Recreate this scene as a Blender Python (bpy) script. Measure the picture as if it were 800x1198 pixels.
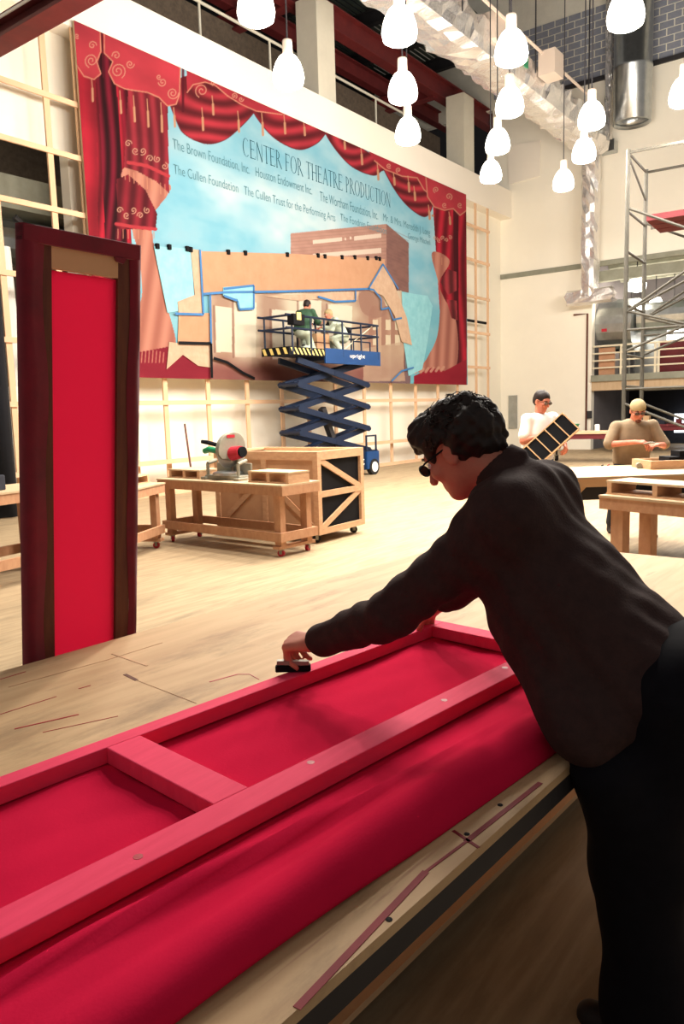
import bpy, bmesh, math, random
import numpy as np
from mathutils import Vector, Matrix
random.seed(7); rng = np.random.default_rng(7)
for o in list(bpy.data.objects): bpy.data.objects.remove(o)
scn = bpy.context.scene
C = scn.collection

# ------------------------------------------------------------------ camera
F = 896.0; EYE = 1.6
def _d(px, py): return np.array([(px-400)/F, -(py-599)/F, -1.0])
_ex = _d(1072, 462); _ex /= np.linalg.norm(_ex)
_ey = _d(-812, 517); _ey -= _ex*(_ey@_ex); _ey /= np.linalg.norm(_ey)
_ez = np.cross(_ex, _ey)
CM = np.array([_ex, _ey, _ez]); CP = np.array([0, 0, EYE])
cam_d = bpy.data.cameras.new('camera'); cam = bpy.data.objects.new('camera', cam_d); C.objects.link(cam)
cam_d.sensor_fit = 'VERTICAL'; cam_d.sensor_height = 36.0; cam_d.lens = 36.0*F/1198.0
cam_d.clip_start = 0.05; cam_d.clip_end = 200
cam.matrix_world = Matrix([list(CM[0])+[0], list(CM[1])+[0], list(CM[2])+[EYE], [0, 0, 0, 1]])
scn.camera = cam
# a pixel gives a direction; the plane a thing touches gives its distance
def ray(px, py): return CM @ _d(px, py)
def onz(px, py, z=0.0): r = ray(px, py); return CP + r*(z-EYE)/r[2]
def ony(px, py, y): r = ray(px, py); return CP + r*y/r[1]
def onx(px, py, x): r = ray(px, py); return CP + r*x/r[0]
def dep(px, py, d): return CP + ray(px, py)*d

# ------------------------------------------------------------------ world, exposure
w = bpy.data.worlds.new('hall_ambient'); scn.world = w; w.use_nodes = True
w.node_tree.nodes['Background'].inputs[0].default_value = (1.0, 0.92, 0.86, 1)
w.node_tree.nodes['Background'].inputs[1].default_value = 0.21
vs = scn.view_settings
vs.view_transform = 'Standard'; vs.look = 'None'; vs.exposure = 0.35; vs.gamma = 1.0; vs.use_curve_mapping = False
LAMP_W = 260.0; GLOW = 0.55

# ------------------------------------------------------------------ materials
def lin(c):
    f = lambda v: (v/255/12.92) if v/255 <= 0.04045 else ((v/255+0.055)/1.055)**2.4
    return (f(c[0]), f(c[1]), f(c[2]), 1)
def mat(name, col, rough=0.6, metal=0.0, var=0.0, scale=4.0, stretch=(1, 1, 1), col2=None, bump=0.0, bscale=None, emit=None, estr=0.0, spec=0.4, sheen=0.0):
    m = bpy.data.materials.new(name); m.use_nodes = True
    nt = m.node_tree; b = nt.nodes['Principled BSDF']
    b.inputs['Roughness'].default_value = rough; b.inputs['Metallic'].default_value = metal
    b.inputs['Specular IOR Level'].default_value = spec
    if sheen: b.inputs['Sheen Weight'].default_value = sheen
    base = lin(col); b.inputs['Base Color'].default_value = base
    if emit: b.inputs['Emission Color'].default_value = lin(emit); b.inputs['Emission Strength'].default_value = estr
    if var or col2 or bump:
        tc = nt.nodes.new('ShaderNodeTexCoord'); mp = nt.nodes.new('ShaderNodeMapping'); mp.inputs['Scale'].default_value = stretch
        nt.links.new(tc.outputs['Object'], mp.inputs[0])
        n = nt.nodes.new('ShaderNodeTexNoise'); n.inputs['Scale'].default_value = scale; n.inputs['Detail'].default_value = 6; n.inputs['Roughness'].default_value = 0.65
        nt.links.new(mp.outputs[0], n.inputs['Vector'])
        if var or col2:
            r = nt.nodes.new('ShaderNodeValToRGB'); r.color_ramp.elements[0].position = 0.32; r.color_ramp.elements[1].position = 0.68
            c2 = lin(col2) if col2 else tuple(min(1, v*(1+var)) for v in base[:3])+(1,)
            c1 = base if col2 else tuple(v*(1-var) for v in base[:3])+(1,)
            r.color_ramp.elements[0].color = c1; r.color_ramp.elements[1].color = c2
            nt.links.new(n.outputs['Fac'], r.inputs[0]); nt.links.new(r.outputs[0], b.inputs['Base Color'])
        if bump:
            n2 = n
            if bscale:
                n2 = nt.nodes.new('ShaderNodeTexNoise'); n2.inputs['Scale'].default_value = bscale; n2.inputs['Detail'].default_value = 4
                nt.links.new(mp.outputs[0], n2.inputs['Vector'])
            bp = nt.nodes.new('ShaderNodeBump'); bp.inputs['Strength'].default_value = bump; bp.inputs['Distance'].default_value = 0.02
            nt.links.new(n2.outputs['Fac'], bp.inputs['Height']); nt.links.new(bp.outputs[0], b.inputs['Normal'])
    return m
def ply_mat(name, ca, cb, stain, grain=(1.2, 14, 8), stain_amt=0.5, rough=0.65, rot=0.0, streak=None):
    """plywood: long grain, pale patches and dark worn stains"""
    m = bpy.data.materials.new(name); m.use_nodes = True
    nt = m.node_tree; N = nt.nodes.new; L = nt.links.new; b = nt.nodes['Principled BSDF']; b.inputs['Roughness'].default_value = rough
    b.inputs['Specular IOR Level'].default_value = 0.3
    tc = N('ShaderNodeTexCoord'); mp = N('ShaderNodeMapping'); mp.inputs['Scale'].default_value = grain; mp.inputs['Rotation'].default_value = (0, 0, rot)
    L(tc.outputs['Object'], mp.inputs[0])
    n = N('ShaderNodeTexNoise'); n.inputs['Scale'].default_value = 1.6; n.inputs['Detail'].default_value = 8; n.inputs['Distortion'].default_value = 0.6
    L(mp.outputs[0], n.inputs['Vector'])
    r = N('ShaderNodeValToRGB'); r.color_ramp.elements[0].position = 0.35; r.color_ramp.elements[1].position = 0.62
    r.color_ramp.elements[0].color = lin(ca); r.color_ramp.elements[1].color = lin(cb); L(n.outputs['Fac'], r.inputs[0])
    n2 = N('ShaderNodeTexNoise'); n2.inputs['Scale'].default_value = 1.3; n2.inputs['Detail'].default_value = 9; n2.inputs['Roughness'].default_value = 0.72
    mp2 = N('ShaderNodeMapping'); mp2.inputs['Scale'].default_value = (0.8, 2.6, 1); mp2.inputs['Rotation'].default_value = (0, 0, rot+0.1); L(tc.outputs['Object'], mp2.inputs[0]); L(mp2.outputs[0], n2.inputs['Vector'])
    r2 = N('ShaderNodeValToRGB'); r2.color_ramp.elements[0].position = 0.51; r2.color_ramp.elements[1].position = 0.70
    r2.color_ramp.elements[0].color = (0, 0, 0, 1); r2.color_ramp.elements[1].color = (stain_amt,)*3+(1,); L(n2.outputs['Fac'], r2.inputs[0])
    mx = N('ShaderNodeMixRGB'); L(r2.outputs[0], mx.inputs[0]); L(r.outputs[0], mx.inputs[1]); mx.inputs[2].default_value = lin(stain)
    out = mx
    if streak:
        n3 = N('ShaderNodeTexNoise'); n3.inputs['Scale'].default_value = 1.0; n3.inputs['Detail'].default_value = 3
        mp3 = N('ShaderNodeMapping'); mp3.inputs['Scale'].default_value = (1.4, 26, 1); mp3.inputs['Rotation'].default_value = (0, 0, rot+0.03); L(tc.outputs['Object'], mp3.inputs[0]); L(mp3.outputs[0], n3.inputs['Vector'])
        r3 = N('ShaderNodeValToRGB'); r3.color_ramp.elements[0].position = 0.70; r3.color_ramp.elements[1].position = 0.74
        r3.color_ramp.elements[0].color = (0, 0, 0, 1); r3.color_ramp.elements[1].color = (0.6,)*3+(1,); L(n3.outputs['Fac'], r3.inputs[0])
        m3 = N('ShaderNodeMixRGB'); L(r3.outputs[0], m3.inputs[0]); L(mx.outputs[0], m3.inputs[1]); m3.inputs[2].default_value = lin(streak); out = m3
    L(out.outputs[0], b.inputs['Base Color'])
    bp = N('ShaderNodeBump'); bp.inputs['Strength'].default_value = 0.15; bp.inputs['Distance'].default_value = 0.01; L(n.outputs['Fac'], bp.inputs['Height']); L(bp.outputs[0], b.inputs['Normal'])
    return m
M = {}
M['floor'] = ply_mat('plywood_floor', (154, 132, 102), (172, 150, 118), (112, 98, 76), stain_amt=0.6, rot=0.5)
M['tabletop'] = ply_mat('worn_table_plywood', (188, 154, 114), (204, 172, 130), (92, 70, 46), grain=(1.0, 9, 6), stain_amt=0.6, streak=(150, 100, 78))
M['wood'] = mat('construction_lumber', (190, 146, 110), 0.65, col2=(208, 168, 130), scale=3, stretch=(3, 3, 9))
M['wood2'] = mat('orange_bench_lumber', (176, 126, 92), 0.65, col2=(194, 148, 112), scale=3, stretch=(6, 6, 3))
M['stud'] = mat('pale_stud_lumber', (218, 176, 138), 0.7, col2=(228, 190, 154), scale=2)
M['plywood'] = mat('pale_plywood', (188, 160, 126), 0.65, col2=(200, 174, 140), scale=2, stretch=(1, 6, 1))
M['osb'] = mat('crate_plywood', (184, 140, 104), 0.7, col2=(198, 156, 118), scale=3)
M['wall'] = mat('cream_wall_paint', (246, 240, 224), 0.8, var=0.02, scale=0.8)
M['fascia'] = mat('white_fascia_paint', (246, 238, 224), 0.75, var=0.015, scale=0.5)
M['column'] = mat('grey_white_column_paint', (214, 208, 190), 0.8, var=0.03)
M['brick'] = mat('blue_grey_block', (128, 134, 150), 0.85, col2=(148, 150, 158), scale=6, bump=0.3)
M['mortar'] = mat('pale_mortar', (226, 222, 208), 0.9, var=0.05)
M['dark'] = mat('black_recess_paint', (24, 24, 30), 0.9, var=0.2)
M['deck'] = mat('green_grey_roof_deck', (66, 76, 70), 0.7, col2=(82, 90, 82), scale=2)
M['steel_red'] = mat('red_oxide_steel', (112, 38, 38), 0.55, col2=(92, 30, 32), scale=3)
M['steel_dark'] = mat('dark_steel', (44, 42, 44), 0.6, var=0.2)
M['brown_brick'] = mat('grey_brown_block', (120, 104, 88), 0.9, col2=(96, 84, 72), scale=8)
M['foil'] = mat('crumpled_foil', (236, 232, 228), 0.24, 0.8, bump=0.9, scale=9)
M['galv'] = mat('galvanised_duct', (176, 180, 180), 0.28, 0.9, var=0.12, scale=5)
M['blue'] = mat('navy_lift_paint', (13, 29, 54), 0.45, var=0.1)
M['blue2'] = mat('bright_blue_lift_panel', (20, 60, 110), 0.45, var=0.06)
M['black'] = mat('black_paint', (15, 15, 19), 0.75, var=0.2, spec=0.15)
M['rubber'] = mat('black_rubber', (28, 26, 26), 0.7, var=0.1)
M['yellow'] = mat('hazard_yellow', (226, 204, 120), 0.6, var=0.05)
M['white'] = mat('white_paint', (238, 236, 230), 0.55, var=0.02)
M['grey'] = mat('scaffold_steel', (66, 63, 55), 0.7, 0.0, var=0.15, scale=8)
M['red'] = mat('red_plastic', (176, 30, 48), 0.5, var=0.08)
M['green'] = mat('green_plastic', (22, 128, 84), 0.5, var=0.06)
M['toolgrey'] = mat('grey_cast_metal', (148, 144, 128), 0.5, 0.3, var=0.12, scale=10)
M['muslin'] = mat('red_muslin', (214, 22, 60), 0.75, col2=(200, 18, 54), scale=5, bump=0.08, bscale=180)
M['muslin2'] = mat('red_muslin_on_frame', (208, 28, 66), 1.0, col2=(196, 24, 62), scale=2.5, bump=0.05, bscale=160, spec=0.03)
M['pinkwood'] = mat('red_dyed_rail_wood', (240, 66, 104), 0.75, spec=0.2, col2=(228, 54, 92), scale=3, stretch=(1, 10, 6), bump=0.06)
M['velvet'] = mat('dark_crimson_velvet', (124, 12, 40), 0.85, col2=(96, 10, 32), scale=6, sheen=0.3)
M['stile'] = mat('brown_stained_stile', (104, 62, 42), 0.75, col2=(88, 46, 36), scale=5, stretch=(8, 8, 1))
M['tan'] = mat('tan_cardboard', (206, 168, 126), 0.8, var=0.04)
M['shirt_dark'] = mat('dark_brown_shirt', (62, 44, 42), 0.9, col2=(52, 37, 36), scale=30, bump=0.12, bscale=140, spec=0.15)
M['trousers_dark'] = mat('black_trousers', (19, 18, 23), 0.9, var=0.15, scale=30, spec=0.1)
M['hair'] = mat('black_brown_hair', (24, 17, 16), 0.6, col2=(40, 26, 20), scale=60, spec=0.3)
M['skin'] = mat('tanned_skin', (196, 126, 102), 0.55, col2=(188, 112, 92), scale=18)
M['skin2'] = mat('warm_skin', (206, 132, 104), 0.55, col2=(190, 108, 84), scale=14)
M['tee_white'] = mat('white_cotton', (240, 238, 232), 0.85, var=0.02, bump=0.1, bscale=25)
M['tee_tan'] = mat('khaki_cotton', (146, 126, 100), 0.88, col2=(134, 114, 90), scale=12, bump=0.1, bscale=25)
M['cap_tan'] = mat('khaki_cap', (168, 148, 108), 0.85, var=0.06, scale=20)
M['jacket_green'] = mat('dark_green_jacket', (52, 84, 62), 0.85, var=0.15, scale=10)
M['pale_cloth'] = mat('pale_grey_green_cloth', (186, 196, 176), 0.85, var=0.06, scale=10)
M['jeans'] = mat('dark_denim', (34, 36, 46), 0.85, var=0.15, scale=12)
M['lens'] = mat('dark_lens', (40, 38, 40), 0.15, spec=0.8)
M['glass_dark'] = mat('smoke_lens', (92, 84, 78), 0.12, spec=0.8)
M['kraft'] = mat('brown_kraft_paper', (184, 140, 108), 0.75, col2=(176, 130, 98), scale=3, bump=0.25, bscale=2.5)
M['kraft2'] = mat('pale_wrinkled_paper', (194, 164, 138), 0.75, col2=(178, 146, 120), scale=5, bump=0.5, bscale=6)
M['bluepaper'] = mat('turquoise_masking_film', (138, 194, 202), 0.5, col2=(114, 176, 188), scale=4, bump=0.5, bscale=5)
M['tape'] = mat('blue_masking_tape', (52, 112, 168), 0.6, var=0.08)
M['tape_red'] = mat('red_tape', (132, 30, 40), 0.7, var=0.15, scale=12)
M['ink'] = mat('dark_teal_paint', (30, 84, 98), 0.8, var=0.1)
M['ink2'] = mat('faded_teal_paint', (72, 118, 128), 0.8, var=0.1)
M['plastic'] = mat('milky_bottle_plastic', (236, 214, 188), 0.4, var=0.02)
M['boot'] = mat('black_boot_leather', (30, 26, 26), 0.6, var=0.2)
M['sock'] = mat('white_sock', (226, 220, 210), 0.85, var=0.03)
M['lamp_shade'] = mat('glowing_white_glass', (255, 250, 240), 0.4, emit=(255, 246, 230), estr=5.0, var=0.01)
M['lamp_cap'] = mat('warm_white_lamp_neck', (206, 188, 172), 0.5, var=0.01)
M['lit_window'] = mat('lit_white_window', (240, 244, 250), 0.4, emit=(240, 246, 255), estr=2.2, var=0.01)
M['backwall'] = mat('grey_purple_wall', (118, 112, 112), 0.85, col2=(98, 94, 96), scale=0.6)
M['concrete'] = mat('greenish_concrete', (150, 150, 134), 0.85, col2=(134, 134, 118), scale=3)
M['curtain_black'] = mat('black_curtain', (16, 16, 22), 0.95, var=0.2)
M['railpaint'] = mat('cream_railing_paint', (226, 216, 190), 0.6, var=0.03)
M['maroon'] = mat('maroon_board', (96, 24, 30), 0.7, var=0.15)

# ------------------------------------------------------------------ mesh helpers
class MB:
    def __init__(s): s.v = []; s.f = []
    def add(s, vs_, fs):
        o = len(s.v); s.v += [tuple(map(float, p)) for p in vs_]; s.f += [tuple(i+o for i in f) for f in fs]; return s
    def box(s, c, size, rz=0.0):
        x, y, z = size[0]/2, size[1]/2, size[2]/2; ca, sa = math.cos(rz), math.sin(rz); vs_ = []
        for dz in (-z, z):
            for dx, dy in ((-x, -y), (x, -y), (x, y), (-x, y)):
                vs_.append((c[0]+dx*ca-dy*sa, c[1]+dx*sa+dy*ca, c[2]+dz))
        return s.add(vs_, [(3, 2, 1, 0), (4, 5, 6, 7), (0, 1, 5, 4), (1, 2, 6, 5), (2, 3, 7, 6), (3, 0, 4, 7)])
    def b2(s, lo, hi): return s.box([(a+b)/2 for a, b in zip(lo, hi)], [abs(b-a) for a, b in zip(lo, hi)])
    def bar(s, a, b, w_, h, up=(0, 0, 1)):
        a, b = Vector(a), Vector(b); d = (b-a).normalized(); u = Vector(up)
        if abs(d.dot(u)) > 0.98: u = Vector((0, 1, 0))
        sd = d.cross(u).normalized(); u = sd.cross(d).normalized(); vs_ = []
        for p in (a, b):
            for i, j in ((-1, -1), (1, -1), (1, 1), (-1, 1)): vs_.append(p+sd*(i*w_/2)+u*(j*h/2))
        return s.add(vs_, [(0, 1, 2, 3), (7, 6, 5, 4), (0, 4, 5, 1), (1, 5, 6, 2), (2, 6, 7, 3), (3, 7, 4, 0)])
    def tube(s, pts, r, n=8, caps=True):
        pts = [Vector(p) for p in pts]; rs = r if isinstance(r, (list, tuple)) else [r]*len(pts); o = len(s.v); prev = None
        for i, p in enumerate(pts):
            d = (pts[min(i+1, len(pts)-1)]-pts[max(i-1, 0)]).normalized()
            if prev is None:
                t = Vector((0, 0, 1)) if abs(d.z) < 0.9 else Vector((1, 0, 0)); sd = d.cross(t).normalized()
            else: sd = (prev-d*prev.dot(d)).normalized()
            prev = sd; u = d.cross(sd)
            for k in range(n):
                a = 2*math.pi*k/n; q = p+(sd*math.cos(a)+u*math.sin(a))*rs[i]; s.v.append(tuple(q))
        for i in range(len(pts)-1):
            for k in range(n):
                a, b = o+i*n+k, o+i*n+(k+1) % n; s.f.append((a, b, b+n, a+n))
        if caps:
            s.f.append(tuple(o+k for k in range(n))[::-1]); e = o+(len(pts)-1)*n; s.f.append(tuple(e+k for k in range(n)))
        return s
    def lathe(s, prof, c=(0, 0, 0), n=24):
        o = len(s.v)
        for r, z in prof:
            for k in range(n):
                a = 2*math.pi*k/n; s.v.append((c[0]+r*math.cos(a), c[1]+r*math.sin(a), c[2]+z))
        for i in range(len(prof)-1):
            for k in range(n):
                a, b = o+i*n+k, o+i*n+(k+1) % n; s.f.append((a, b, b+n, a+n))
        return s
    def prism(s, pts, off):
        """closed polygon pts (3D) pushed by vector off"""
        n = len(pts); o = len(s.v)
        s.v += [tuple(p) for p in pts]+[tuple(np.array(p)+np.array(off)) for p in pts]
        s.f.append(tuple(o+i for i in range(n))); s.f.append(tuple(o+n+i for i in range(n))[::-1])
        for i in range(n):
            j = (i+1) % n; s.f.append((o+i, o+n+i, o+n+j, o+j))
        return s
    def mesh(s, name, m, smooth=False):
        me = bpy.data.meshes.new(name); me.from_pydata(s.v, [], s.f); me.update()
        bm = bmesh.new(); bm.from_mesh(me); bmesh.ops.recalc_face_normals(bm, faces=bm.faces); bm.to_mesh(me); bm.free()
        if m: me.materials.append(M[m] if isinstance(m, str) else m)
        if smooth: me.polygons.foreach_set('use_smooth', [True]*len(me.polygons))
        return me
    def build(s, name, m, parent=None, smooth=False, loc=None, rz=0.0, bevel=0.0):
        o = bpy.data.objects.new(name, s.mesh(name, m, smooth)); C.objects.link(o)
        if parent: o.parent = parent
        if loc is not None: o.location = loc
        if rz: o.rotation_euler = (0, 0, rz)
        if bevel:
            md = o.modifiers.new('bevel', 'BEVEL'); md.width = bevel; md.segments = 2; md.limit_method = 'ANGLE'
        return o
def tag(o, label=None, cat=None, group=None, kind=None):
    if label: o['label'] = label
    if cat: o['category'] = cat
    if group: o['group'] = group
    if kind: o['kind'] = kind
    return o
def thing(name, label, cat, loc=(0, 0, 0), rz=0.0, group=None):
    o = bpy.data.objects.new(name, None); C.objects.link(o); o.empty_display_size = 0.1
    o.location = tuple(map(float, loc)); o.rotation_euler = (0, 0, rz); return tag(o, label, cat, group)
def struct(o): o['kind'] = 'structure'; return o
def linked(name, me, parent=None, loc=(0, 0, 0), rot=(0, 0, 0), scale=(1, 1, 1)):
    o = bpy.data.objects.new(name, me); C.objects.link(o); o.parent = parent; o.location = loc; o.rotation_euler = rot; o.scale = scale; return o
def text_mesh(name, body, m, height, width, org, xdir, updir, thick=0.003, parent=None, squeeze_off=0.0):
    cu = bpy.data.curves.new(name, 'FONT'); cu.body = body; cu.size = 1.0; cu.offset = squeeze_off
    tmp = bpy.data.objects.new(name+'_tmp', cu); C.objects.link(tmp); dg = bpy.context.evaluated_depsgraph_get(); dg.update()
    me = bpy.data.meshes.new_from_object(tmp.evaluated_get(dg)); bpy.data.objects.remove(tmp); me.name = name
    n = len(me.vertices); co = np.empty(n*3); me.vertices.foreach_get('co', co); co = co.reshape(-1, 3)
    x0, x1 = co[:, 0].min(), co[:, 0].max(); sx = width/(x1-x0); sy = height/0.73
    xd, ud = np.array(xdir, float), np.array(updir, float); nd = np.cross(xd, ud)
    new = np.array(org)[None]+((co[:, 0]-x0)*sx)[:, None]*xd+(co[:, 1]*sy)[:, None]*ud+nd*thick
    me.vertices.foreach_set('co', new.ravel()); me.update(); me.materials.clear(); me.materials.append(M[m])
    o = bpy.data.objects.new(name, me); C.objects.link(o); o.parent = parent; return o

# ------------------------------------------------------------------ setting
YM = 12.2      # painted backdrop plane
YW = 12.7      # wall behind it
XR = 27.3      # right-hand wall
ZT = ony(300, 72, YM)[2]            # top of the white fascia
struct(MB().b2((-6, -4, -0.12), (40, 18, 0)).build('floor', 'floor'))
wb = MB()
opz0, opz1 = 3.4, ony(30, 165, YW)[2]
xo = ony(80, 200, YW)[0]
wb.b2((xo, YW, 0), (XR, YW+0.25, ZT)); wb.b2((3, YW, opz1), (xo, YW+0.25, ZT)); wb.b2((3, YW, 0), (xo, YW+0.25, 2.2))
struct(wb.build('wall_back', 'wall'))
zb = ony(300, 120, YM)[2]+0.05
struct(MB().b2((5, YM+0.06, zb-0.12), (XR, YW+0.4, ZT)).build('trim_1', 'fascia'))
# space seen above the fascia: roof deck, block wall, columns, red steel
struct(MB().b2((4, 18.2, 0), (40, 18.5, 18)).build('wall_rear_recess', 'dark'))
struct(MB().b2((3, 15.2, ZT-2), (XR, 15.4, 11.9)).build('wall_clerestory', 'brown_brick'))
zd = 14.6
deck = MB()
for i in range(56):
    y0 = YW-0.2+i*0.1; zz = zd if i % 2 else zd+0.07
    deck.b2((4, y0, zz), (XR+0.3, y0+0.1, zz+0.03))
struct(deck.build('ceiling_deck', 'deck'))
roof = thing('roof_framing', 'red oxide and dark steel beams under the roof deck above the fascia', 'beam', (15, 14, 13))
def ib(name, a, b, h, fl, m, parent):
    a, b = np.array(a, float), np.array(b, float); q = MB(); z = np.array([0, 0, 1.0]); t = 0.04
    q.bar(a+z*(h/2-t/2), b+z*(h/2-t/2), fl, t); q.bar(a-z*(h/2-t/2), b-z*(h/2-t/2), fl, t); q.bar(a, b, t, h-2*t)
    o = q.build(name, m, parent); o.location = -np.array(parent.location) if parent else (0, 0, 0); return o
zrb = ony(460, 70, 13.3)[2]
ib('beam', (6, 13.3, zrb), (XR+2, 13.3, zrb), 0.62, 0.36, 'steel_red', roof)
ib('beam', (6, 15.3, 12.6), (XR+2, 15.3, 12.6), 0.5, 0.3, 'steel_red', roof)
for x in (11.2, 13.4, 15.6, 17.8, 20.0, 22.2, 24.4, 26.6):
    ib('joist', (x, 12.6, 14.2), (x, 18, 14.2), 0.45, 0.2, 'steel_dark', roof)
for x in (16.2, 23.6): ib('beam', (x, 13.3, zrb-0.1), (x, 18, zrb-0.1), 0.5, 0.3, 'steel_red', roof)
def column(name, pxl, pxr, pyb, pyt, label):
    a = ony(pxl, pyb, YM+0.25); b = ony(pxr, pyb, YM+0.25); wd = 0.72
    xa = b[0]-wd
    o = MB().b2((xa, YM+0.2, ZT), (b[0], YM+0.85, zrb-0.31)).build(name, 'column'); return tag(o, label, 'column')
c1 = column('square_column', 361, 391, 110, 12, 'square white column on the fascia behind the lamps, left of the two')
c2 = column('square_column', 530, 553, 190, 115, 'square white column on the fascia nearest the block wall corner')
rl = thing('guard_rail', 'thin pale pipe rail running along the top of the white fascia', 'railing', (15, YM+1.1, ZT))
za = ony(372, 78, YM+1.1)[2]
o = MB().tube([(5, YM+1.1, za), (22.4, YM+1.1, za)], 0.035, 6).build('top_rail', 'column', rl); o.location = -np.array(rl.location)
for x in np.arange(6, 22.5, 2.34): o = MB().tube([(x, YM+1.1, ZT-0.3), (x, YM+1.1, za)], 0.03, 6).build('post', 'column', rl); o.location = -np.array(rl.location)

# right wall: painted below, blocks above, opening with a gallery on the right
zblk = onx(668, 103, XR)[2]; zbeam = onx(659, 313, XR)[2]
yop = onx(692, 420, XR)[1]
zmt = onx(740, 437, XR)[2]; zmb = onx(740, 452, XR)[2]
wr = MB(); wr.b2((XR, yop, 0), (XR+0.3, YW+0.3, zblk)); wr.b2((XR, -4, zbeam), (XR+0.3, yop, zblk))
struct(wr.build('wall_right', 'wall'))
wu = struct(MB().b2((XR+0.04, -4, zblk), (XR+0.3, YW+6, 19)).build('wall_right_upper', 'mortar'))
bw, bh = 0.46, 0.225
bme = MB().b2((-0.03, -bw/2+0.02, 0.018), (0.0, bw/2-0.02, bh-0.018)).mesh('brick', 'brick')
ya, yb = onx(800, 30, XR)[1]-0.4, onx(588, 60, XR)[1]
zhi = onx(760, 0, XR)[2]+0.3
nb = 0; zz = zblk+0.1; row = 0
while zz < zhi:
    y = ya+(bw/2 if row % 2 else 0)
    while y < yb+0.2:
        if nb < 300: linked('brick', bme, wu, (XR+0.05, y, zz)); nb += 1
        y += bw
    zz += bh; row += 1
struct(MB().b2((XR-0.08, -4, zblk-0.04), (XR+0.05, YW, zblk+0.1)).build('trim_2', 'steel_dark'))
struct(MB().b2((XR-0.06, -4, zbeam-0.13), (XR+0.06, onx(586, 320, XR)[1], zbeam+0.04)).build('trim_3', 'concrete'))
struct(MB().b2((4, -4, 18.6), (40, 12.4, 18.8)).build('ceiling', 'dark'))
ap = [onx(*p, XR-0.05) for p in ((593, 171), (632, 164), (632, 206), (595, 216))]
tag(MB().prism(ap, (0.03, 0, 0)).build('acoustic_panel', 'fascia'), 'pale square panel on the white wall right of the fascia corner', 'panel')
fb = onx(612, 8, XR); tag(MB().box((XR-1.2, 9.9, 15.4), (1.2, 2.0, 0.12)).build('ceiling_panel', 'concrete'), 'flat grey board hung high in front of the dark block wall', 'panel')

# gallery through the opening
struct(MB().b2((XR+6, -4, 0), (XR+6.2, yop+1.5, 9)).build('wall_gallery_back', 'backwall'))
struct(MB().b2((XR+0.3, yop, 0), (XR+6.2, yop+0.25, 9)).build('wall_gallery_side', 'backwall'))
struct(MB().b2((XR+0.3, -4, zbeam+0.9), (XR+6.2, yop+0.2, zbeam+1.1)).build('ceiling_gallery', 'deck'))
gd = thing('gallery_deck', 'greenish concrete gallery deck with steel edge beam behind the scaffold', 'gallery', (XR, 4, 0))
def at(parent, mb, name, m, **k):
    o = mb.build(name, m, parent, **k); o.location = -np.array(parent.location); return o
at(gd, MB().b2((XR-0.1, -4, zmt-0.22), (XR+5.98, yop-0.01, zmt)), 'slab', 'concrete')
at(gd, MB().b2((XR, -4, zmb-0.1), (XR+0.3, yop-0.01, zmt-0.22)), 'edge_beam', 'plywood')
gl = thing('gallery_railing', 'cream pipe railing along the gallery edge behind the scaffold', 'railing', (XR, 4, zmt))
zrt = onx(745, 402, XR)[2]
for k in range(4):
    z = zmt+(zrt-zmt)*(k+1)/4.0
    at(gl, MB().tube([(XR, -3, z), (XR, yop-0.05, z)], 0.035 if k == 3 else 0.028, 6), 'rail', 'railpaint')
for px in (726, 766, 770, 803):
    y = onx(px, 430, XR)[1]; at(gl, MB().tube([(XR, y, zmt), (XR, y, zrt)], 0.04, 6), 'post', 'railpaint')
def wbox(name, m, lo, hi, label, cat, **k): return tag(MB().b2(lo, hi).build(name, m, **k), label, cat)
# plant and boards on the gallery
au = thing('air_handler', 'big grey round metal duct drum with holes behind the gallery railing', 'duct unit', (XR+1.6, yop-1.2, zmt))
p0 = onx(713, 382, XR+1.2); rr = 0.92
at(au, MB().tube([(p0[0], p0[1]+0.95, p0[2]+0.05), (p0[0], p0[1]-1.0, p0[2]-0.02)], rr, 20), 'drum', 'galv', smooth=False)
at(au, MB().tube([(p0[0], p0[1]-1.0, p0[2]+0.2), (p0[0]+0.2, p0[1]-2.6, p0[2]+0.2)], 0.5, 14), 'outlet_pipe', 'galv')
for i in range(7):
    a = 2.6+0.22*i; q = (p0[0]-rr*math.sin(a)*1.0, p0[1]-0.6+0.22*(i % 4), p0[2]+rr*math.cos(a))
    at(au, MB().box(q, (0.06, 0.1, 0.1)), 'hole_plug', 'black')
at(au, MB().box((p0[0]-rr*0.98, p0[1]-0.1, p0[2]-0.2), (0.05, 0.18, 0.1)), 'red_tag', 'red')
for x_, z_ in ((0.5, 0.0), (0.9, 0.0)): at(au, MB().b2((p0[0]-0.1, p0[1]-x_, zmt), (p0[0]+0.1, p0[1]-x_+0.12, p0[2]-0.7)), 'stand', 'steel_dark')
wbox('maroon_board', 'maroon', (XR+0.9, 3.5, zmt), (XR+1.0, onx(770, 420, XR+0.9)[1], zmt+1.1), 'maroon board leaning upright behind the gallery railing by the bright window', 'board')
wbox('plywood_sheet', 'kraft', (XR+0.15, yop-0.75, zmt), (XR+0.22, yop-0.2, zmt+0.95), 'orange-brown sheet behind the railing beside the wall edge', 'board')
wbox('grey_tank', 'galv', (XR+2.2, onx(780, 390, XR+2.2)[1], zmt), (XR+4, onx(735, 390, XR+2.2)[1], zmt+1.7), 'broad grey machine casing behind the gallery railing', 'machine')
struct(wbox('window_1', 'lit_window', (XR+3.0, onx(815, 380, XR+3)[1], onx(790, 410, XR+3)[2]), (XR+3.1, onx(783, 380, XR+3)[1], onx(790, 387, XR+3)[2]), None, None))
struct(wbox('window_2', 'lit_window', (XR+4.0, onx(830, 480, XR+4)[1], onx(795, 506, XR+4)[2]), (XR+4.1, onx(789, 480, XR+4)[1], onx(795, 484, XR+4)[2]), None, None))
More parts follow.
